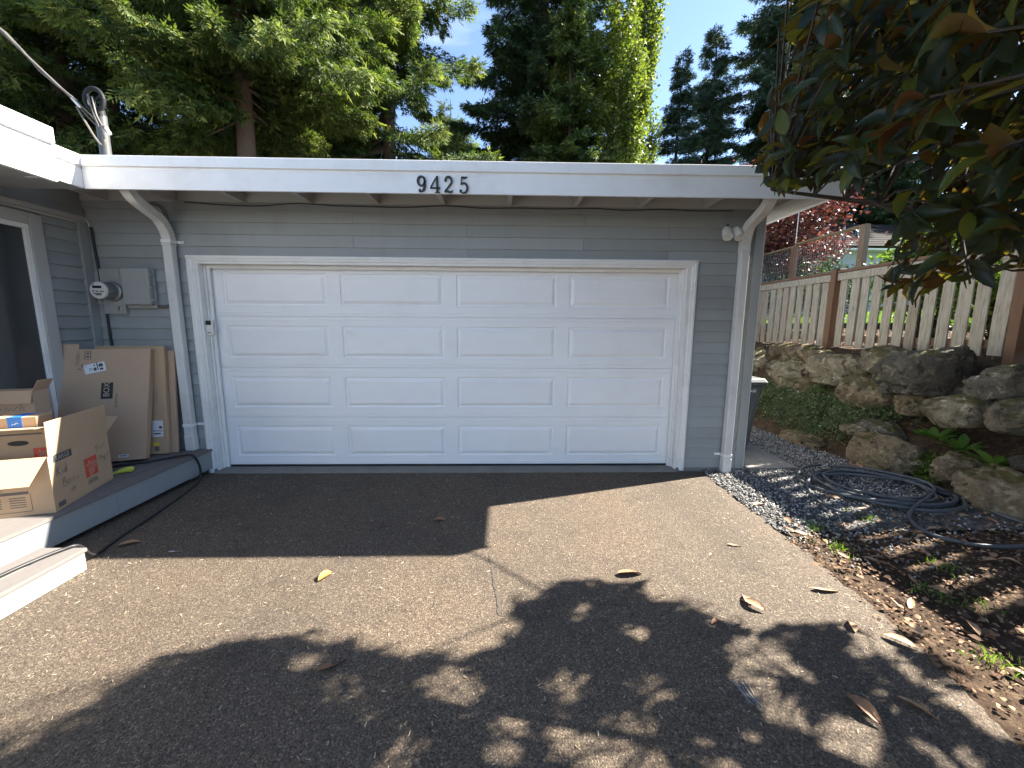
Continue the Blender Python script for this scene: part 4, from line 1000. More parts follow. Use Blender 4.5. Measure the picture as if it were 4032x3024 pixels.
t2 = [(3.78, -.36, .075), (3.989, -.36, .082), (4.252, -.467, .085), (4.53, -.56, .075), (4.62, -.68, .05), (4.645, -.84, .03), (4.64, -1.06, .02), (4.66, -1.26, .02), (4.75, -1.6, .03), (4.8, -2.4, .05)]
t3 = [(4.05, -.10, .07), (4.3, -.2, .08), (4.50, -.42, .085), (4.57, -.58, .085), (4.50, -.72, .075), (4.29, -.86, .06), (4.04, -.99, .04), (3.85, -1.13, .018), (3.755, -1.28, .014), (3.745, -1.40, .014), (3.83, -1.49, .014), (3.95, -1.545, .014), (4.2, -1.56, .014), (4.6, -1.50, .016), (5.0, -1.6, .25)]
for t in (t1, t2, t3): MB().tube(smooth_path(t, 7), .0135, 8).obj('loop', M['hose'], hs, smooth=True)
MB().tube([(3.424, -1.087, .013), (3.45, -1.115, .014), (3.47, -1.13, .014)], [.016, .018, .012], 10).obj('end_fitting', M['black'], hs, smooth=True)
MB().tube([(4.50, -.66, .05), (4.58, -.75, .045), (4.64, -.84, .035)], [.02, .03, .022], 10).obj('end_fitting', M['black'], hs, smooth=True)

# ------------------------------------------------------------------ rockery boulders
def boulder(label, X, y0, y1, z0, z1, dx, mat, seed):
    rg = random.Random(seed)
    bm = bmesh.new()
    for _ in range(30):
        p = Vector((rg.gauss(0, 1), rg.gauss(0, 1), rg.gauss(0, 1))).normalized()
        p = Vector([math.copysign(abs(t)**.62, t) for t in p])*rg.uniform(.78, 1.0)
        bm.verts.new(p)
    r_ = bmesh.ops.convex_hull(bm, input=bm.verts)
    bmesh.ops.delete(bm, geom=list({e for e in r_['geom_interior']+r_['geom_unused'] if isinstance(e, bmesh.types.BMVert)}), context='VERTS')
    bmesh.ops.triangulate(bm, faces=bm.faces)
    for k in range(3):
        bmesh.ops.subdivide_edges(bm, edges=bm.edges, cuts=1, use_grid_fill=True)
        if k < 2: bmesh.ops.smooth_vert(bm, verts=bm.verts, factor=.22, use_axis_x=True, use_axis_y=True, use_axis_z=True)
    bmesh.ops.triangulate(bm, faces=bm.faces)
    off = Vector((rg.uniform(-50, 50), rg.uniform(-50, 50), rg.uniform(-50, 50)))
    for vv in bm.verts:
        c = vv.co
        rd = 1-abs(mnoise.noise(c*1.7+off))
        vv.co = c*(1+.09*mnoise.fractal(c*2.2+off, 1.0, 2.0, 4)+.025*mnoise.fractal(c*8+off, .8, 2.0, 3)-.13*max(0, rd-.88)/.12)
    mx = [max(abs(v.co[i]) for v in bm.verts) for i in range(3)]
    sx, sy, sz = dx/2/mx[0], abs(y1-y0)/2/mx[1]*1.16, (z1-z0)/2/mx[2]*1.16
    rot = Matrix.Rotation(rg.uniform(-.3, .3), 4, 'X')
    for vv in bm.verts: vv.co = rot @ Vector((vv.co.x*sx, vv.co.y*sy, vv.co.z*sz))
    me = bpy.data.meshes.new('boulder'); bmesh.ops.recalc_face_normals(bm, faces=bm.faces); bm.to_mesh(me); bm.free()
    me.polygons.foreach_set('use_smooth', [True]*len(me.polygons)); me.set_sharp_from_angle(angle=math.radians(38)); me.materials.append(M[mat])
    o = bpy.data.objects.new('boulder', me); o.location = (X+dx*.08, (y0+y1)/2, (z0+z1)/2); link(o)
    return tag(o, label, 'boulder', 'rockery boulders')
BL = [
 ('pale boulder nearest the garage corner in the top row', 5.32, 3.55, 2.80, .60, 1.10, .60, 'rock'),
 ('low mossy slab boulder under the fence beside the garage corner boulder', 5.40, 2.86, 2.15, 1.0, 1.245, .55, 'rock_tan'),
 ('round pale boulder with dark pits below the mossy slab', 5.22, 2.72, 1.82, .60, 1.03, .55, 'rock'),
 ('brown boulder half buried in soil under the cedar fence post', 5.36, 2.22, 1.40, .93, 1.20, .50, 'rock_tan'),
 ('moss speckled boulder right of the brown half buried one', 5.18, 1.70, .88, .74, 1.15, .55, 'rock'),
 ('pale pitted boulder leaning left of the biggest dark boulder', 5.26, 1.05, .42, .94, 1.28, .55, 'rock'),
 ('biggest dark angular boulder in the top row', 5.16, .55, -.36, .80, 1.29, .75, 'rock_dark'),
 ('dark boulder with moss stripe at the right edge of the top row', 5.20, -.36, -.95, .84, 1.24, .65, 'rock_dark'),
 ('tan boulder in the middle row above the low plants', 5.02, 1.05, .34, .52, .92, .50, 'rock_tan'),
 ('small brown boulder behind the low plants near the bin', 5.12, 2.30, 1.50, .46, .79, .50, 'rock_tan'),
 ('pitted grey boulder above the broad leaved plants', 4.96, -.13, -.66, .58, .88, .50, 'rock'),
 ('grey boulder at the right edge above the broad leaved plants', 4.96, -.70, -1.05, .64, .93, .50, 'rock'),
 ('smooth round boulder low on the bank behind the coiled hose', 4.66, .33, -.33, -.08, .365, .50, 'rock_tan'),
 ('dark flat slab lying on top of the low round boulder', 4.84, .42, -.03, .33, .46, .36, 'rock_dark'),
 ('mossy boulder low at the right edge beside the hose', 4.80, -.72, -1.30, -.08, .32, .50, 'rock_tan'),
 ('small dark slab at the right edge above the mossy boulder', 4.86, -.95, -1.25, .40, .51, .36, 'rock_dark'),
 ('small pale stone tucked under the dark flat slab', 4.72, .52, .26, .27, .40, .25, 'rock'),
 ('dark stone wedged below the garage corner boulder', 5.2, 3.3, 2.75, .42, .68, .45, 'rock_dark'),
 ('dark shadowed stone under the biggest dark boulder', 5.22, .42, -.10, .60, .86, .45, 'rock_tan'),
 ('dark stone wedged between the biggest boulder and the right edge one', 5.24, -.20, -.52, .72, 1.0, .45, 'rock_dark'),
 ('pale stone filling the joint between the moss speckled and pitted boulders', 5.24, 1.15, .80, .80, 1.05, .45, 'rock_dark'),
 ('buried stone left of the pitted grey boulder', 5.0, .22, -.14, .60, .80, .40, 'rock_tan'),
 ('long low stone at the foot of the planted bank', 4.52, 1.25, .62, -.06, .16, .30, 'rock_tan'),
 ('brown stone in the soil right of the low round boulder', 4.84, -.40, -.72, .06, .34, .35, 'rock_tan'),
]
for i, b in enumerate(BL): boulder(*b, seed=100+i*3)

# ------------------------------------------------------------------ picket fence above the rockery
FX = 5.70
fence = thing('picket_fence', 'weathered grey picket fence on top of the rockery', 'fence', (FX, 1.5, 1.22))
pk = []
for q in range(4):
    rg = random.Random(q); w = .127+rg.uniform(-.006, .006)
    b = MB().prism([(-w/2, 0), (w/2-.01*rg.random(), 0), (w/2, .35), (w/2-.004, .7), (w/2, 1.0), (-w/2+.004, 1.0), (-w/2, .6)], (0, 0, 0), (0, 1, 0), (0, 0, 1), (.018, 0, 0))
    pk.append(b.mesh('picket', M['picket']))
ypk = np.arange(-3.6, 7.0, .178)
for i, y in enumerate(ypk):
    if min(abs(y-2.06), abs(y+.22), abs(y-4.4), abs(y+2.5)) < .06: continue
    o = bpy.data.objects.new('picket', pk[i % 4]); o.location = (FX-.012+.004*RND.uniform(-1, 1), y+.008*RND.uniform(-1, 1), 1.245+.018*RND.uniform(-1, 1)+.04*max(0, math.sin(i*.9))*.3)
    o.rotation_euler = (RND.uniform(-.012, .012), 0, 0); link(o, fence)
for y0, y1 in ((-3.7, -.272), (-.168, 2.008), (2.112, 4.35), (4.45, 7.1)):
    MB().box(FX-.052, FX-.030, y0, y1, 2.235, 2.340).obj('top_board', M['picket'], fence, bevel=.002)
    MB().box(FX-.066, FX+.075, y0, y1, 2.3465, 2.384).obj('cap_rail', M['post_cedar'], fence, bevel=.003)
    MB().box(FX+.012, FX+.05, y0, y1, 1.32, 1.41).obj('bottom_rail', M['post_cedar'], fence)
    MB().box(FX+.012, FX+.05, y0, y1, 2.24, 2.33).obj('top_rail', M['post_cedar'], fence)
for i, y in enumerate((-2.5, -.22, 2.06, 4.4)):
    p = MB().box(FX-.085, FX+.04, y-.046, y+.046, 1.12, 2.40).obj('post', M['post_cedar'], fence, bevel=.004)
    MB().box(FX-.065, FX+.055, y-.06, y+.06, 2.4015, 2.42).obj('post_cap', M['bin'], p, bevel=.004)
    MB().box(FX-.035, FX+.06, y-.09, y-.062, 2.395, 2.41).obj('solar_light', M['plastic_white'], p)

# ------------------------------------------------------------------ wire mesh garden fence behind
wf = thing('mesh_fence', 'tall wire mesh garden fence with wooden posts behind the pickets', 'fence', (6.5, 4, 1.4))
for y, mt_ in ((2.6, 'post_grey'), (4.18, 'post_cedar'), (5.8, 'post_cedar'), (7.4, 'post_cedar')):
    MB().box(6.46, 6.55, y-.05, y+.05, 1.3, 3.13 if y > 3 else 3.17).obj('post', M[mt_], wf, bevel=.004)
for y0, y1 in ((2.552, 4.13), (4.132, 5.75), (5.752, 9)):
    MB().box(6.455, 6.545, y0, y1, 3.172 if y0 < 3 else 3.132, 3.205 if y0 < 3 else 3.165).obj('top_rail', M['post_grey'], wf)
MB().box(6.49, 6.50, 4.155, 4.165, 3.17, 3.82).obj('tall_stake', M['plastic_white'], wf)
mb = MB()
for y in np.arange(2.66, 9, .055): mb.box(6.4995, 6.5025, y, y+.0022, 1.45, 3.125)
for z in np.arange(1.5, 3.12, .10): mb.box(6.4995, 6.5025, 2.66, 9, z, z+.0022)
tag(mb.obj('wire_mesh', M['steel'], wf), kind='stuff')

# ------------------------------------------------------------------ neighbour's house
nb = thing('neighbour_house', "neighbour's pale blue house with brown roof beyond the fence", 'house', (18, 16, 2.2))
MB().box(13.2, 24, 14.06, 22, 2.0, 4.92).obj('wall', M['house_siding'], nb)
for k in range(20):
    z0 = 2.1+.14*k
    mb = MB(); mb.prism([(0, 0), (-.03, 0), (-.008, .14), (0, .14)], (0, 0, 0), (0, 1, 0), (0, 0, 1), (10.8, 0, 0))
    o = mb.obj('siding_board', M['house_siding'], nb, loc=(13.2, 14.055, z0))
MB().box(12.9, 24.3, 13.55, 13.66, 4.90, 5.03).obj('gutter', M['white'], nb)
MB().box(12.9, 24.3, 13.665, 14.05, 4.90, 4.92).obj('soffit', M['white'], nb)
rf = MB(); rf.add([(12.8, 13.5, 5.04), (24.4, 13.5, 5.04), (24.4, 18, 7.05), (12.8, 18, 7.05), (24.4, 22.4, 5.04), (12.8, 22.4, 5.04)], [(0, 1, 2, 3), (3, 2, 4, 5)])
rfo = rf.obj('roof', M['house_roof'], nb); sm_ = rfo.modifiers.new('s', 'SOLIDIFY'); sm_.thickness = .08; sm_.offset = -1
for k in range(12):
    t0 = k/12
    MB().prism([(0, 0), (0, .018), (.405, .006), (.405, 0)], (12.8, 13.5+4.5*t0, 5.043+2.01*t0), (0, .913, .408), (0, -.408, .913), (11.6, 0, 0)).obj('shingle_course', M['house_roof'], rfo)
MB().cyl((16.3, 14.7, 5.5), (0, 0, 1), .06, .6, 12).obj('vent_pipe', M['steel'], rfo)
MB().cyl((17.6, 15.4, 5.8), (0, 0, 1), .05, .5, 12).obj('vent_pipe', M['steel'], rfo)
w_ = MB().box(14.0, 15.0, 13.99, 14.02, 3.1, 4.3).obj('window', M['white'], nb); MB().box(14.08, 14.92, 13.98, 13.988, 3.18, 4.22).obj('pane', M['glass'], w_)

# ------------------------------------------------------------------ trees
def tube_np(mb, path, r0, r1, n=6):
    mb.tube(path, list(np.linspace(r0, r1, len(path))), n)
# flat spray of a conifer twig, 1 m long along x
SV, SF = [], []
for i in range(3):
    x = i/3.2
    for s_ in (-1, 1):
        l = .62*(1-.45*x); a = math.radians(44); k = len(SV)
        dx, dy = math.cos(a)*l, s_*math.sin(a)*l
        SV += [(x, s_*-.03, 0), (x+dx*.5+.04, dy*.5+s_*.13, -.02), (x+dx, dy, -.10-.08*(i % 2))]
        SF.append((k, k+1, k+2))
k = len(SV); SV += [(.6, -.11, 0), (.6, .11, 0), (1.2, 0, -.05)]; SF.append((k, k+1, k+2))
SV = np.array(SV); SF = np.array(SF)

def conifer(name, label, X, Y, H, R, zlo, mat, seed, nlimb=90, droop=.35, size=.42, dens=1.0, low=.36, taper=.75, tr=None, group='tall conifers behind the garage'):
    rg = np.random.default_rng(seed); z0 = float(hz(X, Y)); dd = Y+4.065
    zd = (1.53+low*dd-1.5, 1.53+.88*dd+1.0)          # the band seen over the roof carries most branches
    th = thing(name, label, 'tree', (X, Y, z0), group)
    tr = tr or H*.011
    tp = [(X+.12*math.sin(t*5+seed), Y+.1*math.cos(t*4+seed), z0+H*t) for t in np.linspace(0, 1, 12)]
    MB().tube(tp, list(np.linspace(tr*1.25, .02, 12)), 10).obj('trunk', M['bark'], th, smooth=True)
    mbl = MB(); P, D, U, S, T = [], [], [], [], []
    hs_ = []
    while len(hs_) < nlimb:
        h = rg.uniform(zlo, H*.985)
        if rg.random() < (1.0 if zd[0] < h < zd[1] else .22): hs_.append(h)
    for h in hs_:
        az = rg.uniform(0, 2*math.pi); f = (h-zlo)/(H-zlo)
        Lm = max(.2, R*min(1.0, ((1-f)*1.08+.02))**taper*rg.uniform(.6, 1.12)*(min(1, .6+f*3)))
        out = np.array([math.cos(az), math.sin(az), 0]); side = np.array([-out[1], out[0], 0]); s0 = .30*f-.08+rg.uniform(-.12, .12)
        n_ = max(4, int(Lm/.5)); ts = np.linspace(0, 1, n_)
        zc = lambda t: Lm*(s0*t-droop*(t*(1-.5*t)))
        path = np.stack([X+out[0]*Lm*ts, Y+out[1]*Lm*ts, z0+h+zc(ts)], 1)
        if Lm > 1.0: mbl.tube(path, list(np.linspace(.012+.011*Lm, .006, n_)), 4, cap=False)
        K = int((6+Lm*52)*dens)
        t = rg.uniform(.06, 1, K)**.85; r = rg.random(K); sg = rg.choice([-1., 1.], K)
        bl = (.25+.20*Lm*(1-t)**.8)*rg.uniform(.6, 1.2, K)
        d = out*(.45+.4*t)[:, None]+side*((.9-.55*t)*sg)[:, None]; d[:, 2] = -.18-.5*droop*rg.random(K)
        d /= np.linalg.norm(d, axis=1, keepdims=True)
        p = np.stack([X+out[0]*Lm*t, Y+out[1]*Lm*t, z0+h+zc(t)], 1)+d*(bl*r)[:, None]+rg.normal(size=(K, 3))*.06
        P.append(p); dv = d+rg.normal(size=(K, 3))*.48; dv[:, 2] -= .25*r*droop*2; D.append(dv)
        U.append(np.array([0, 0, 1])+rg.normal(size=(K, 3))*.55); S.append(size*.72*rg.uniform(.7, 1.3, K))
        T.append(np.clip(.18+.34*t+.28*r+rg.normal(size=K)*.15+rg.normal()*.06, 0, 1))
    if mbl.v: tag(mbl.obj('branches', M['bark'], th), kind='stuff')
    P, D, U, S, T = (np.concatenate(q) for q in (P, D, U, S, T))
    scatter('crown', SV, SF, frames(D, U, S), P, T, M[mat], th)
    return th
CON = [
 ('spruce_tree', 'dense dark conifer at the far left edge behind the house', -19.5, 12.5, 27, 5.4, 4, 'fir_dark', 1, 105, .45, .50, 1.0),
 ('spruce_tree', 'dark conifer behind the service mast', -14.4, 11.2, 27, 5.0, 5, 'fir', 2, 125, .5, .46, 1.25),
 ('spruce_tree', 'shaded conifer filling the back between mast and sunlit spruce', -13.0, 17, 30, 5.6, 5, 'fir_dark', 3, 110, .45, .58, 1.2),
 ('spruce_tree', 'sunlit spruce with visible trunk left of the door centre', -7.7, 10.0, 26, 4.8, 8.0, 'fir', 4, 150, .45, .44, 1.35),
 ('spruce_tree', 'spruce with open drooping branches and sky gaps above the number', -4.7, 15.6, 30, 6.0, 5, 'fir', 5, 115, .42, .48, 1.2),
 ('fir_tree', 'broad dark fir left of the pale poplars', 3.0, 23.0, 40, 5.8, 5, 'fir_dark', 6, 175, .35, .60, 1.35),
 ('fir_tree', 'smaller green fir in front of the broad dark fir', 4.0, 17.5, 17.5, 3.2, 4, 'fir', 7, 105, .4, .46, 1.3),
 ('fir_tree', 'slender small conifer standing alone against the sky', 13.0, 26, 18.4, 2.3, 3, 'fir_blue', 8, 110, .3, .46, 1.15),
 ('fir_tree', 'taller slender conifer second from the poplars', 16.2, 28, 21.2, 3.4, 3, 'fir_blue', 9, 130, .3, .50, 1.15),
 ('fir_tree', 'big dark fir rising behind the magnolia', 21.6, 26.5, 37, 6.2, 2, 'fir_blue', 10, 180, .3, .62, 1.15, .25),
 ('fir_tree', 'dark fir behind the neighbour roof', 24.5, 26, 26, 5.8, 1, 'fir_dark', 11, 150, .35, .66, 1.1, .1),
 ('spruce_tree', 'low distant conifer under the sky gaps of the open spruce', -3.2, 27, 17.5, 4.2, 4, 'fir', 17, 85, .35, .60, 1.1),
]
TREES = [conifer(*c) for c in CON]
def clone_tree(src, label, X, Y, rot, sc_):
    z0 = float(hz(X, Y)); th = thing(src.name.split('.')[0], label, 'tree', (X, Y, z0), src['group']); th.rotation_euler = (0, 0, rot); th.scale = (sc_, sc_, sc_)
    for ch in src.children:
        c = ch.copy(); COL.objects.link(c); c.parent = th; c.matrix_parent_inverse = Matrix.Translation(src.location).inverted()
for i, lb, X, Y, rot, sc_ in ((10, 'dark fir behind the magnolia right of the neighbour roof', 29, 25, 1.3, .97), (10, 'dark fir at the right edge behind the magnolia', 34.5, 22.5, 2.9, .92),
                              (10, 'dark fir in the gap between roof corner and magnolia', 20.3, 27, 4.2, .74), (2, 'distant dark conifer behind the left pair of spruces', -21.5, 21, 2.2, 1.1),
                              (2, 'distant dark conifer seen between the two sunlit spruces', -11.2, 24, 4.0, 1.12), (10, 'dark fir between the slender conifers and the big dark fir', 18.2, 31, .7, .62),
                              (7, 'thin conifer hugging the right side of the poplars', 10.6, 28.5, 1.9, .80)):
    clone_tree(TREES[i], lb, X, Y, rot, sc_)

def leafy(name, label, X, Y, pos, size, mat, trunk, seed, tonef=None, cat='tree', group=None, stretch=1.4):
    rg = np.random.default_rng(seed); z0 = float(hz(X, Y)); th = thing(name, label, cat, (X, Y, z0), group)
    trunk(th, z0)
    n = len(pos); d = rand_dirs(n)*np.array([1, 1, .6])
    tone = np.clip(rg.normal(.45, .22, n) if tonef is None else tonef, 0, 1)
    tv = [(0, 0, 0), (.5, .32, .04), (1, 0, -.05), (.5, -.32, .04)]
    s = size*rg.uniform(.7, 1.3, n)
    scatter('crown', tv, [(0, 1, 2), (0, 2, 3)], frames(d, rand_dirs(n), s), pos, tone, M[mat], th)
    return th
def poplar(label, X, Y, H, R, seed, n=17000):
    rg = np.random.default_rng(seed); z0 = float(hz(X, Y))
    h = rg.uniform(.06, 1, n); az = rg.uniform(0, 2*math.pi, n)
    # upright side branches give ragged vertical plumes
    nb_ = 60; bh = rg.uniform(.03, .9, nb_); ba = rg.uniform(0, 2*math.pi, nb_); br = rg.uniform(.45, 1.0, nb_); bl = rg.uniform(.08, .18, nb_)
    b = rg.integers(0, nb_, n); t = rg.random(n)
    hh = np.clip(bh[b]+bl[b]*t, 0, 1)
    env = R*np.interp(hh, [0, .06, .25, .7, .93, 1.0], [.3, .75, 1, .9, .5, .06])
    rad = env*br[b]*(.35+.65*np.sqrt(t))
    p = np.stack([X+np.cos(ba[b])*rad, Y+np.sin(ba[b])*rad, z0+hh*H], 1)+rg.normal(size=(n, 3))*np.array([.16, .16, .25])
    def tr(th, z):
        MB().tube([(X, Y, z), (X, Y, z+H*.6), (X, Y, z+H*.98)], [.2, .12, .02], 8).obj('trunk', M['bark'], th, smooth=True)
        mb = MB()
        for q in range(nb_):
            e = R*np.interp(bh[q], [0, .06, .25, .7, .93, 1.0], [.3, .75, 1, .9, .5, .06])*br[q]
            mb.tube([(X, Y, z0+bh[q]*H-.5), (X+math.cos(ba[q])*e*.8, Y+math.sin(ba[q])*e*.8, z0+(bh[q]+.5*bl[q])*H), (X+math.cos(ba[q])*e, Y+math.sin(ba[q])*e, z0+(bh[q]+bl[q])*H)], [.03, .02, .008], 4)
        tag(mb.obj('branches', M['bark'], th), kind='stuff')
    return leafy('poplar_tree', label, X, Y, p, .17, 'poplar', tr, seed, group='columnar poplars')
poplar('pale green columnar poplar left of the taller one', 6.1, 17.6, 27, 1.45, 31, 30000)
poplar('tall pale green columnar poplar against the sky', 7.85, 19.2, 30, 1.45, 32, 34000)
poplar('low bright green poplar in front of the tall columns', 6.75, 16.4, 14.2, 1.1, 33, 16000)

# red Japanese maple behind the garage corner
rg = np.random.default_rng(41); n = 34000
nc = 210; cc = rg.normal(size=(nc, 3)); cc /= np.linalg.norm(cc, axis=1, keepdims=True); cc *= rg.uniform(.5, 1, (nc, 1))
cpos = np.array([6.85, 6.6, 4.05])+cc*np.array([2.15, 2.0, 1.45])
cpos[:, 2] = np.maximum(cpos[:, 2], 2.6)
b = rg.integers(0, nc, n); mp_ = cpos[b]+rg.normal(size=(n, 3))*np.array([.26, .26, .09])
def tr(th, z):
    MB().tube([(7.1, 6.7, z), (7.0, 6.6, z+1.0), (6.9, 6.5, z+1.8)], [.12, .09, .06], 8).obj('trunk', M['bark_mag'], th, smooth=True)
    mb = MB()
    for q in range(0, nc, 3): mb.tube(smooth_path([(6.95, 6.55, z+1.3), tuple((np.array([6.95, 6.55, z+1.8])+cpos[q])/2+np.array([0, 0, .3])), tuple(cpos[q])], 3), list(np.linspace(.03, .006, 7)), 4)
    tag(mb.obj('branches', M['bark_mag'], th), kind='stuff')
leafy('maple_tree', 'red leaved Japanese maple behind the garage corner', 7.1, 6.7, mp_, .085, 'maple', tr, 41)
# maple sprigs showing over the roof edge belong to a second, taller maple
cp2 = np.stack([rg.uniform(4.4, 7.4, 60), rg.uniform(8.5, 10.5, 60), rg.uniform(4.2, 6.15, 60)], 1); b = rg.integers(0, 60, 7000)
mp2 = cp2[b]+rg.normal(size=(7000, 3))*np.array([.22, .22, .10])
def tr2(th, z):
    MB().tube([(5.9, 9.5, z), (5.9, 9.5, z+2), (5.9, 9.4, z+3)], [.13, .1, .06], 8).obj('trunk', M['bark_mag'], th, smooth=True)
    mb = MB()
    for q in range(0, 60, 2): mb.tube([(5.9, 9.45, z+2.2), tuple(cp2[q])], [.03, .006], 4)
    tag(mb.obj('branches', M['bark_mag'], th), kind='stuff')
leafy('maple_tree', 'red maple whose tips peep over the garage roof edge', 5.9, 9.5, mp2, .10, 'maple', tr2, 42)

# shrubs behind the pickets
def shrub(label, X, Y, rx, ry, rz, n, seed, mat='shrub', size=.07, zc=None, cat='shrub', group='shrubs behind the fence'):
    rg = np.random.default_rng(seed); z0 = float(hz(X, Y)); nc = 40
    cc = rg.normal(size=(nc, 3)); cc /= np.linalg.norm(cc, axis=1, keepdims=True); cc *= rg.uniform(.4, 1, (nc, 1))
    cp = np.array([X, Y, z0+rz+.2])+cc*np.array([rx, ry, rz]); b = rg.integers(0, nc, n)
    p = cp[b]+rg.normal(size=(n, 3))*.10
    p[:, 2] = np.maximum(p[:, 2], z0+.12)
    def tr(th, z):
        mb = MB()
        for q in range(nc): mb.tube([(X+rg.normal()*.06, Y+rg.normal()*.06, z), tuple((np.array([X, Y, z+.2])+cp[q])/2), tuple(cp[q])], [.015, .010, .004], 4)
        tag(mb.obj('stems', M['bark_mag'], th), kind='stuff')
    return leafy('shrub', label, X, Y, p, size, mat, tr, seed, cat=cat, group=group)
shrub('sunlit shrub whose bright tips rise above the fence right of the cedar post', 6.55, 1.45, .5, .5, .82, 5200, 51)
shrub('sunlit shrub behind the pickets in the middle of the fence', 6.7, .75, .6, .5, .48, 4000, 52)
shrub('twiggy sunlit shrub behind the pickets under the magnolia', 6.8, -.1, .6, .5, .50, 4000, 53)
shrub('sunlit shrub behind the pickets at the right edge', 6.9, -1.0, .6, .55, .55, 4000, 54)
shrub('dark shrub behind the far pickets near the garage', 7.6, 4.6, .8, .9, .55, 3500, 55, 'fir_dark')
shrub('dark hedge shrub behind the far left pickets', 8.2, 6.8, 1.0, 1.2, .8, 4500, 56, 'fir_dark')
shrub('dark shrub beyond the lawn left of the neighbour house', 13.0, 11.5, 1.6, 1.4, 1.0, 5000, 57, 'fir_dark', .11)
shrub('green shrub beyond the lawn in front of the neighbour wall', 16.5, 9.0, 2.2, 1.5, .9, 6000, 58, 'shrub', .11)
shrub('dark bushy shrub beyond the lawn at the right', 18, 3.5, 2.2, 3.0, 1.5, 7000, 59, 'fir_dark', .13)

# ------------------------------------------------------------------ low plants on the bank
n = 26000; rg = np.random.default_rng(61)
gy = rg.uniform(.05, 2.35, n); s_ = rg.beta(2, 2.2, n)*.62+.03
gx = foot(gy)+s_+.02; gz = hz(gx, gy)+np.abs(rg.normal(size=n))*.085*np.sin(np.clip(s_/.65, 0, 1)*math.pi)+.02
lump = np.array([mnoise.noise(Vector((a*4, b*4, 7))) for a, b in zip(gx, gy)])
ok = (lump > -.32) & ~((gy < .38) & (s_ < .28)) & (rg.random(n) < np.interp(gy, [.05, .3, 2, 2.35], [.5, 1, 1, .4]))
gx, gy, gz = gx[ok], gy[ok], gz[ok]+np.maximum(lump[ok]+.1, 0)*.16; n = len(gx)
tn = np.clip(rg.normal(.45, .2, n), 0, .92); tn[rg.random(n) < .006] = 1.0
o = scatter('ground_cover', [(0, 0, 0), (.5, .25, .05), (1, 0, 0), (.5, -.25, .05)], [(0, 1, 2), (0, 2, 3)], frames(rand_dirs(n)+np.array([-.3, 0, .5]), rand_dirs(n), rg.uniform(.018, .042, n)), np.stack([gx, gy, gz], 1), tn, M['herb'])
tag(o, 'low green ground cover herbs spilling over the bank behind the bin', 'ground cover', kind='stuff')

LFV, LFF = [], []
for i, (x, w) in enumerate([(0, .012), (.10, .085), (.32, .165), (.58, .18), (.82, .125), (1.0, .012)]):
    LFV += [(x, -w, .03+.25*w-.10*x*x), (x, 0, -.10*x*x), (x, w, .03+.25*w-.10*x*x)]
for i in range(5):
    LFF += [(3*i, 3*i+3, 3*i+4, 3*i+1), (3*i+1, 3*i+4, 3*i+5, 3*i+2)]
def leaf_mesh(name, mat, tone=.5, curl=0.0, twist=0.0, wide=1.0):
    mb = MB()
    for x, y, z in LFV:
        a = twist*x; y *= wide; yy, zz = y*math.cos(a)-z*math.sin(a), y*math.sin(a)+z*math.cos(a)
        mb.v.append((x, yy, zz+curl*(y*y*6)+curl*.35*math.sin(x*math.pi)))
    mb.f = list(LFF)
    me = bpy.data.meshes.new(name); me.from_pydata(mb.v, [], mb.f); me.polygons.foreach_set('use_smooth', [True]*len(mb.f))
    at = me.attributes.new('tone', 'FLOAT', 'POINT'); at.data.foreach_set('value', [tone]*len(mb.v))
    me.materials.append(M[mat]); return me
def broad_plant(label, x, y, z, nl, size, seed):
    rg = random.Random(seed); th = thing('broadleaf_plant', label, 'plant', (x, y, z), 'broad leaved plants on the bank')
    ms3 = [leaf_mesh('leaf', 'broad', t) for t in (.2, .5, .9)]
    for k in range(nl):
        a = 2*math.pi*k/nl*2.4+rg.uniform(-.3, .3); el = rg.uniform(.15, .95); s_ = size*rg.uniform(.7, 1.2)
        o = bpy.data.objects.new('leaf', ms3[k % 3]); o.scale = (s_, s_*1.1, s_)
        o.location = (x+.03*math.cos(a), y+.03*math.sin(a), z+.01+.02*rg.random()); o.rotation_euler = (rg.uniform(-.3, .3), -el, a); link(o, th)
        o.matrix_parent_inverse = Matrix.Translation((-x, -y, -z))
for lb, x, y, nl, s_, sd in (('broad leaved plant right of the dark flat slab', 4.98, -.25, 16, .15, 1), ('broad leaved plant between the two others under the pitted boulder', 4.97, -.48, 15, .15, 2),
                             ('broad leaved plant nearest the right edge of the picture', 4.95, -.76, 17, .16, 3), ('small broad leaved weed behind the bin', 4.75, 1.95, 9, .10, 4), ('small weed on the bank left of the tan middle boulder', 5.05, 1.32, 9, .09, 5)):
    broad_plant(lb, x, y, float(hz(x, y))+.07, nl, s_*1.1, sd)
rg = np.random.default_rng(63); n = 700
p = np.stack([4.70+rg.normal(size=n)*.05, -.42+rg.normal(size=n)*.06, rg.uniform(.02, .30, n)], 1); p[:, 0] += p[:, 2]*.45
o = scatter('creeping_weed', [(0, 0, 0), (.5, .3, .05), (1, 0, 0), (.5, -.3, .05)], [(0, 1, 2), (0, 2, 3)], frames(rand_dirs(n)+np.array([-.6, 0, .2]), rand_dirs(n), rg.uniform(.015, .035, n)), p, rg.random(n)*.8+.1, M['shrub'])
tag(o, 'creeping green weed right of the low round boulder', 'weed', kind='stuff')
n = 500; c9 = np.array([(2.9, -1.55), (3.05, -2.0), (3.2, -2.15), (2.85, -2.5), (3.5, -1.1), (3.4, -1.75), (3.0, -1.25)]); b = rg.integers(0, len(c9), n)
p = np.concatenate([c9[b]+rg.normal(size=(n, 2))*.05, np.full((n, 1), .005)], 1)
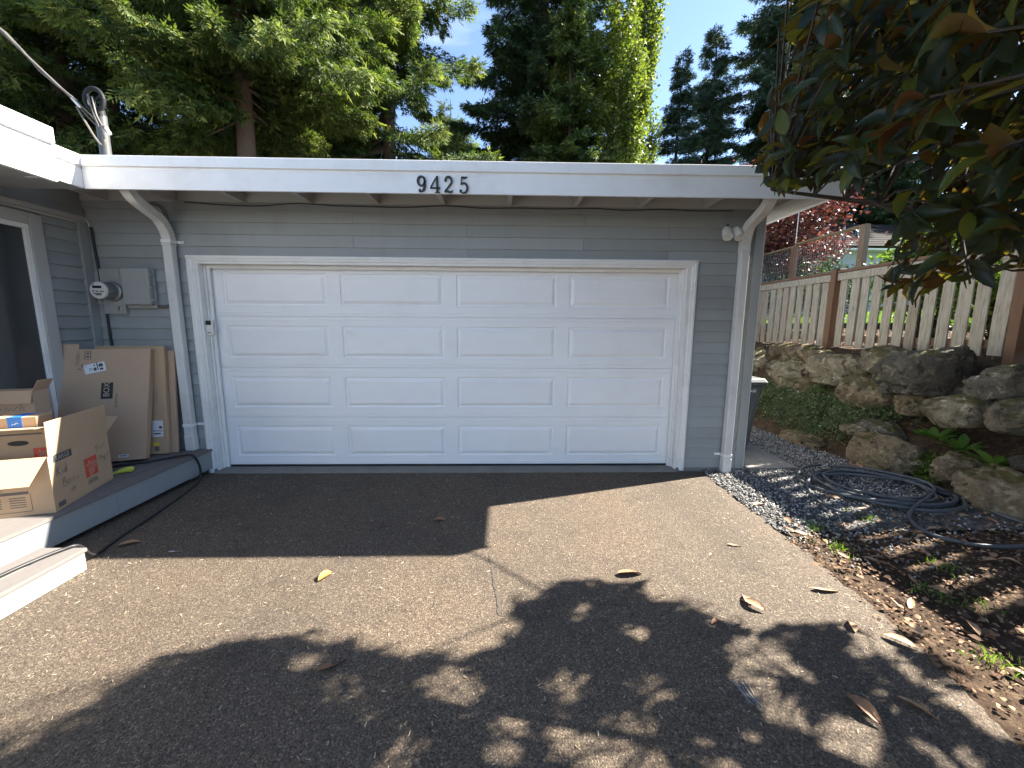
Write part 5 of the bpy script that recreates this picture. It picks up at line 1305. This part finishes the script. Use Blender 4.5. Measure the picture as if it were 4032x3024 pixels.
o = scatter('grass_tufts', [(0, -.08, 0), (0, .08, 0), (1, 0, .1)], [(0, 1, 2)], frames(np.stack([rg.normal(size=n)*.6, rg.normal(size=n)*.6, np.ones(n)], 1), rand_dirs(n), rg.uniform(.02, .045, n)), p, rg.random(n), M['grass'])
tag(o, 'sparse green weed tufts in the soil beside the driveway', 'weeds', kind='stuff')

# ------------------------------------------------------------------ leaf litter and fallen leaves
n = 30000; rg = np.random.default_rng(71)
lx = rg.uniform(2.55, 5.6, n); ly = rg.uniform(-3.6, 4.0, n); on_bank = lx > foot(ly)
keep = np.where(on_bank, rg.random(n) < .35, (ly < -.95+.5*(lx-3.6)) & (rg.random(n) < np.interp(ly, [-3, -1.4, -.8], [1, 1, .35]))) & (lx > np.interp(ly, [-3.2, -2.1, -1.6, -.3], [2.38, 2.62, 2.65, 2.68])-.06*rg.random(n))
lx, ly = lx[keep], ly[keep]; n = len(lx); s_ = rg.uniform(.006, .026, n)*np.where(rg.random(n) < .12, 2.0, 1)
lz = np.maximum(hz(lx, ly), -.012)+.010+.006*rg.random(n)
o = scatter('leaf_litter', [(0, -.3, 0), (.5, -.35, .12), (1, 0, 0), (.5, .35, .12), (0, .25, 0)], [(0, 1, 3), (1, 2, 3), (0, 3, 4)],
            frames(rand_dirs(n)*np.array([1, 1, .25]), np.stack([rg.normal(size=n)*.35, rg.normal(size=n)*.35, np.ones(n)], 1), s_), np.stack([lx, ly, lz], 1), rg.random(n), M['litter'])
tag(o, 'brown leaf litter and bark chips covering the soil', 'leaf litter', kind='stuff')
# chips under the shrubs behind the pickets
n = 5000; lx = rg.uniform(5.75, 7.75, n); ly = rg.uniform(-2, 5, n)
o = scatter('bark_mulch', [(0, -.3, 0), (1, -.25, .1), (1.1, .2, 0), (0, .3, .1)], [(0, 1, 2), (0, 2, 3)], frames(rand_dirs(n)*np.array([1, 1, .3]), np.stack([rg.normal(size=n)*.4, rg.normal(size=n)*.4, np.ones(n)], 1), rg.uniform(.02, .05, n)), np.stack([lx, ly, hz(lx, ly)+.02], 1), rg.random(n)*.7+.3, M['litter'])
tag(o, 'pale bark mulch behind the picket fence', 'mulch', kind='stuff')

n = 2600; dx_ = np.concatenate([rg.uniform(-2.4, 2.6, 1900), rg.normal(-2.15, .35, 350), rg.normal(2.5, .2, 350)]); dy_ = np.concatenate([rg.uniform(-3.4, -.1, 1900), rg.uniform(-2.6, -.2, 350), rg.uniform(-3, -.3, 350)])
ok = (dx_ < np.interp(dy_, [-3.2, -2.1, -.3], [2.36, 2.6, 2.66])) & ~((dx_ < -2.03) & (dy_ < -1.69)) & (dx_ > -2.44); dx_, dy_ = dx_[ok], dy_[ok]; n = len(dx_)
o = scatter('needle_litter', [(0, -.09, 0), (1, -.05, .05), (1, .07, .05), (0, .1, 0)], [(0, 1, 2), (0, 2, 3)], frames(rand_dirs(n)*np.array([1, 1, .08]), np.stack([rg.normal(size=n)*.3, rg.normal(size=n)*.3, np.ones(n)], 1), rg.uniform(.006, .022, n)), np.stack([dx_, dy_, np.full(n, .004)], 1), rg.random(n)*.6+.4, M['straw'])
tag(o, 'scattered dry needles and crumbs on the asphalt', 'needles', kind='stuff')
DL = [leaf_mesh('dry_leaf', 'dry', .5, c, t, w) for c, t, w in ((.12, .2, 1), (-.12, -.3, .9), (.22, .3, 1.1), (.05, -.5, 1.0), (.3, .2, .85))]
DLO = leaf_mesh('dry_leaf', 'dry_orange', .5, .25, .3, 1.1)
def fallen(x, y, s_, a, v_, label, orange=False, z=None, grp=None, tilt=.06):
    o = bpy.data.objects.new('fallen_leaf', DLO if orange else DL[v_ % 5]); o.location = (x, y, (.012 if z is None else z)+.02*s_/.15)
    o.scale = (s_, s_, s_); o.rotation_euler = (RND.uniform(-.25, .25), RND.uniform(-tilt, tilt), a); link(o)
    o.location.z -= .019
    return tag(o, label, 'leaf', grp or 'fallen leaves on the driveway')
for x, y, s_, a, v_, lb, og in [
 (.01, -1.13, .11, .3, 2, 'curled brown leaf in the garage shadow on the driveway', 0), (-.55, -1.86, .11, 1.2, 0, 'bright orange leaf on the sunlit driveway', 1),
 (-.27, -2.50, .15, .75, 1, 'long dark brown leaf in the tree shadow on the driveway', 0), (1.27, -1.82, .155, .05, 3, 'flat tan leaf just above the tree shadow', 0),
 (1.98, -2.16, .13, 2.2, 2, 'pair leaf with folded blade between the shadow lobes', 0), (1.92, -2.12, .11, 1.3, 0, 'upright folded leaf leaning on the pair leaf', 0),
 (1.64, -2.24, .075, .5, 4, 'small reddish curled leaf inside the right shadow lobe', 0), (2.02, -2.78, .14, 1.7, 2, 'rolled brown leaf in a light patch at the lower right', 0),
 (2.38, -1.98, .14, -.1, 1, 'flat tan leaf near the right edge of the asphalt', 0), (2.2, -2.66, .12, -.9, 3, 'grey brown leaf in shadow at the lower right', 0),
 (-2.10, -1.46, .12, .6, 0, 'reddish brown leaf beside the black hose by the step', 0), (2.15, -1.49, .10, -.2, 1, 'thin tan leaf on the sunlit asphalt near the gravel', 0),
 (1.95, -1.62, .05, .6, 4, 'tiny brown leaf left of the thin tan leaf', 0), (2.34, -2.31, .10, 1.1, 2, 'small tan leaf at the edge of the right shadow', 0),
 (2.46, -2.33, .13, -.7, 0, 'brown leaf at the asphalt edge beside the right shadow', 0), (2.72, -.88, .12, .2, 3, 'orange brown leaf at the edge of the gravel', 0),
 (2.75, -1.33, .14, -.5, 1, 'tan leaf on the gravel edge lower down', 0)]:
    fallen(x, y, s_, a, v_, lb, bool(og))
o = fallen(-1.70, -1.53, .09, .35, 1, 'white scrap of paper in the garage shadow near the step'); o.name = 'paper_scrap'
me = o.data.copy(); me.materials.clear(); me.materials.append(M['paper']); o.data = me; o['category'] = 'paper scrap'; del o['group']
rg_ = random.Random(77); cnt = 0
while cnt < 110:
    x, y = rg_.uniform(2.62, 5.0), rg_.uniform(-3.3, -.7)
    if x < edge_x(y)+.05 or y > -.95+.55*(x-3.6)*(1 if x > 3.6 else 0) and rg_.random() > .12: continue
    if x > foot(y)+.1: continue
    fallen(x, y, rg_.uniform(.07, .125), rg_.uniform(0, 6.28), cnt, 'dry brown magnolia leaf lying in the litter beside the driveway', False, max(.0, float(hz(x, y)))+.012, 'dry leaves on the soil', .2); cnt += 1
for x, y in ((4.35, .05), (4.48, -.02), (4.42, .12), (4.52, -.12), (4.9, -.30), (5.0, .62), (4.62, -.55), (4.95, -.62)):
    fallen(x, y, .11, rg_.uniform(0, 6), int(x*100), 'dry brown leaf caught on the rockery bank', False, float(hz(x, y))+.03, 'dry leaves on the bank', .4)

# ------------------------------------------------------------------ magnolia overhanging from the right
SHADE = [(-1.3, -2.76), (-1.26, -2.71), (-1.15, -2.64), (-1.12, -2.54), (-1.02, -2.45), (-0.96, -2.34), (-0.83, -2.28), (-0.68, -2.29), (-0.52, -2.26), (-0.22, -2.31), (0.06, -2.39), (0.37, -2.39), (0.57, -2.37), (0.54, -2.22), (0.62, -2.01), (0.76, -1.89), (0.96, -1.87), (1.15, -1.9), (1.38, -1.88), (1.51, -1.99), (1.58, -2.06), (1.76, -2.03), (1.83, -2.14), (1.84, -2.32), (1.62, -2.42), (1.56, -2.59), (1.65, -2.61), (1.87, -2.45), (1.87, -2.31), (2.08, -2.18), (2.19, -2.23), (2.45, -2.22), (2.70, -2.26), (3.2, -2.15), (3.6, -1.9), (4.2, -1.75), (5.2, -1.6), (5.2, -9), (-4, -9), (-4, -2.9)]
VIEW = [(3137, -50), (3072, 78), (3020, 162), (3066, 207), (3105, 311), (3066, 350), (3014, 427), (2975, 492), (2943, 557), (2937, 641), (2988, 719), (3034, 764), (3118, 770), (3195, 783), (3273, 731), (3312, 680), (3364, 764), (3441, 690), (3487, 705), (3571, 602), (3660, 600), (3620, 700), (3560, 790), (3510, 830), (3500, 860), (3506, 1014), (3441, 1144), (3467, 1176), (3636, 1195), (3700, 1118), (3830, 1118), (3960, 1066), (4050, 1053), (4050, -50)]
LIT = [(2.55, -1.2), (2.75, -1.35), (3.0, -1.6), (3.35, -1.9), (3.7, -2.1), (4.2, -2.2), (4.2, -2.5), (3.6, -2.62), (3.1, -2.85), (2.8, -3.1), (2.55, -2.75), (2.72, -2.45), (2.68, -2.2)]
def hull_ok(P, core=True):
    q = project(P); infr = (q[:, 2] > .05) & (q[:, 0] > -40) & (q[:, 0] < 4072) & (q[:, 1] > -40) & (q[:, 1] < 3064)
    v_ok = ~infr | in_poly(q[:, 0], q[:, 1], VIEW)
    sx_, sy_ = P[:, 0]-1.137*P[:, 2], P[:, 1]-.345*P[:, 2]
    s_ok = in_poly(sx_, sy_, SHADE)
    lit = in_poly(sx_, sy_, LIT) & (np.modf(np.abs(np.sin(P[:, 0]*91.7+P[:, 1]*37.3+P[:, 2]*53.1))*1e4)[0] < .88)
    dist = np.linalg.norm(P-CAM_POS, axis=1)
    return v_ok & s_ok & ~lit & (dist > 1.85)
rg = np.random.default_rng(81)
Pm = rg.uniform([1.6, -4.6, 1.70], [6.2, -.4, 5.6], (90000, 3))
c_ = (Pm-np.array([4.3, -2.5, 3.6]))/np.array([3.0, 2.4, 2.3])
Pm = Pm[hull_ok(Pm) & ((c_**2).sum(1) < 1)]
q = project(Pm); seen_ = (q[:, 2] > .05) & (q[:, 0] > -60) & (q[:, 0] < 4200) & (q[:, 1] > -150) & (q[:, 1] < 3100)
Pm = Pm[seen_ | (rg.random(len(Pm)) < .30)]
# thin out to a minimum spacing
keep = []; cell = {}
for p in Pm:
    k = tuple((p/.2).astype(int))
    if any(np.linalg.norm(p-q) < .15 for dx in (-1, 0, 1) for dy in (-1, 0, 1) for dz in (-1, 0, 1) for q in cell.get((k[0]+dx, k[1]+dy, k[2]+dz), ())): continue
    cell.setdefault(k, []).append(p); keep.append(p)
    if len(keep) >= 2700: break
RO = np.array(keep); print('rosettes', len(RO))
mag = thing('magnolia_tree', 'large glossy leaved magnolia overhanging the driveway from the right', 'tree', (4.75, -2.7, 0))
TRK = np.array([4.75, -2.7, 0.0])
MB().tube(smooth_path([TRK+np.array([0, 0, -.1]), TRK+np.array([-.03, .02, .8]), TRK+np.array([-.06, .06, 1.7]), TRK+np.array([-.1, .1, 3.0]), TRK+np.array([-.15, .1, 4.8])], 4), list(np.linspace(.15, .03, 17)), 12).obj('trunk', M['bark_mag'], mag, smooth=True)
# limbs to spread-out rosettes, then twigs to the nearest limb point
idx = [0]
dmin = np.linalg.norm(RO-RO[0], axis=1)
for _ in range(34):
    j = int(np.argmax(dmin)); idx.append(j); dmin = np.minimum(dmin, np.linalg.norm(RO-RO[j], axis=1))
nodes = []; mb = MB()
for j in idx:
    e = RO[j]; hgt = max(1.2, min(4.4, e[2]-.35*np.linalg.norm(e[:2]-TRK[:2])-.2)); s0 = TRK+np.array([-.03*hgt, .02*hgt, hgt])
    path = smooth_path([s0, s0*.65+e*.35+np.array([0, 0, .18]), s0*.3+e*.7+np.array([0, 0, .12]), e], 6)
    mb.tube(path, list(np.linspace(.034, .007, len(path))), 6); nodes.append(path)
tag(mb.obj('branches', M['bark_mag'], mag, smooth=True), kind='stuff')
nodes = np.concatenate(nodes); mb = MB(); TD = []
for p in RO:
    j = int(np.argmin(np.linalg.norm(nodes-p, axis=1))); a = nodes[j]; d = p-a; l_ = np.linalg.norm(d)
    if l_ < .02: d = p-TRK-np.array([0, 0, 2.5]); l_ = np.linalg.norm(d)
    else: mb.tube([a, (a+p)/2+np.array([0, 0, .03]), p], [.007, .0055, .004], 4)
    TD.append(d/l_)
tag(mb.obj('twigs', M['bark_mag'], mag), kind='stuff')
TD = np.array(TD); out_ = RO-(TRK+np.array([0, 0, 2.8])); out_ /= np.linalg.norm(out_, axis=1, keepdims=True)
TD = TD*.5+out_*.8+np.array([0, 0, .15]); TD /= np.linalg.norm(TD, axis=1, keepdims=True)
LP, LD, LU, LS, LT = [], [], [], [], []
for p, t in zip(RO, TD):
    a = np.cross(t, [0, 0, 1.]); a /= (np.linalg.norm(a)+1e-9); b = np.cross(a, t)
    nl = rg.integers(8, 12); ph = rg.uniform(0, 6.28); young = rg.random()
    for k in range(nl):
        an = ph+k*2.4; op = rg.uniform(.75, 1.5) if k > 1 else rg.uniform(.25, .7)
        d = t*math.cos(op)+(a*math.cos(an)+b*math.sin(an))*math.sin(op)+np.array([0, 0, -.22])+rg.normal(size=3)*.12
        d /= np.linalg.norm(d)
        LP.append(p-t*.012*k+d*.015); LD.append(d); LU.append(t+rg.normal(size=3)*.25+np.array([0, 0, .25]))
        LS.append(rg.uniform(.105, .17)); LT.append(np.clip(rg.normal(.42, .22)+(.28 if k < 2 else 0), 0, .92) if rg.random() > .02 else 1.0)
LP, LD, LU, LS, LT = map(np.array, (LP, LD, LU, LS, LT))
tip = LP+LD*LS[:, None]; midp = LP+LD*LS[:, None]*.5
ok = hull_ok(midp) & (hull_ok(tip) | (rg.random(len(LP)) < .35))
# gaps in the crown that let sun flecks through
gxy = np.stack([midp[:, 0]-1.137*midp[:, 2], midp[:, 1]-.345*midp[:, 2]], 1)
hx = np.stack([rg.uniform(-.5, 2.5, 74), rg.uniform(-3.0, -1.95, 74)], 1); hr = rg.uniform(.012, .048, 74)*np.where(hx[:, 0] < .3, .7, 1.0)
for c0, r0 in zip(hx, hr):
    dd_ = (gxy-c0)*np.array([.8, 1.0]); ok &= (dd_**2).sum(1) > (r0+.045)**2
LP, LD, LU, LS, LT, midp = LP[ok], LD[ok], LU[ok], LS[ok], LT[ok], midp[ok]
q = project(midp); vis = (q[:, 2] > 0) & (q[:, 0] > 0) & (q[:, 0] < 4032) & (q[:, 1] > 0) & (q[:, 1] < 3024)
# nearest unobstructed leaves per small patch of the crown become single leaf objects
order = np.argsort(np.where(vis, q[:, 2], 1e9)); seen = {}; solo = []
for i in order:
    if not vis[i]: break
    k = (int(q[i, 0]//70), int(q[i, 1]//70))
    if seen.get(k, 0) >= 2: continue
    seen[k] = seen.get(k, 0)+1; solo.append(i)
    if len(solo) >= 300: break
solo = np.array(solo); rest = np.setdiff1d(np.arange(len(LP)), solo); print('magnolia leaves', len(LP), 'single', len(solo))
FR = frames(LD, LU, np.ones(len(LP)))
VAR = [(.3, .2, 1.0), (.0, -.3, .9), (.6, .1, 1.05), (-.3, .3, .95)]
lm = [[leaf_mesh('leaf', 'magnolia', tn_, c, t, w) for c, t, w in VAR] for tn_ in (.15, .4, .65, .88, 1.0)]
for i in solo:
    tn_ = LT[i]; g_ = 0 if tn_ < .27 else 1 if tn_ < .52 else 2 if tn_ < .77 else 3 if tn_ < .95 else 4
    o = bpy.data.objects.new('leaf', lm[g_][i % 4]); s_ = LS[i]
    mm = Matrix([[*(FR[i][r]*s_), LP[i][r]] for r in range(3)]+[[0, 0, 0, 1]]); COL.objects.link(o)
    o.parent = mag; o.matrix_parent_inverse = Matrix.Translation(mag.location).inverted(); o.matrix_basis = mm
tvq, tfq = [], []
for i, (x, w) in enumerate([(0, .012), (.28, .155), (.66, .17), (1.0, .012)]): tvq += [(x, -w, .03+.25*w-.10*x*x+.08*math.sin(x*3.1)), (x, 0, -.10*x*x+.08*math.sin(x*3.1)), (x, w, .03+.25*w-.10*x*x+.08*math.sin(x*3.1))]
for i in range(3): tfq += [(3*i, 3*i+3, 3*i+4, 3*i+1), (3*i+1, 3*i+4, 3*i+5, 3*i+2)]
o = scatter('leaves', tvq, tfq, FR[rest]*LS[rest][:, None, None], LP[rest], LT[rest], M['magnolia'], mag, smooth=True)
tag(o, kind='stuff')
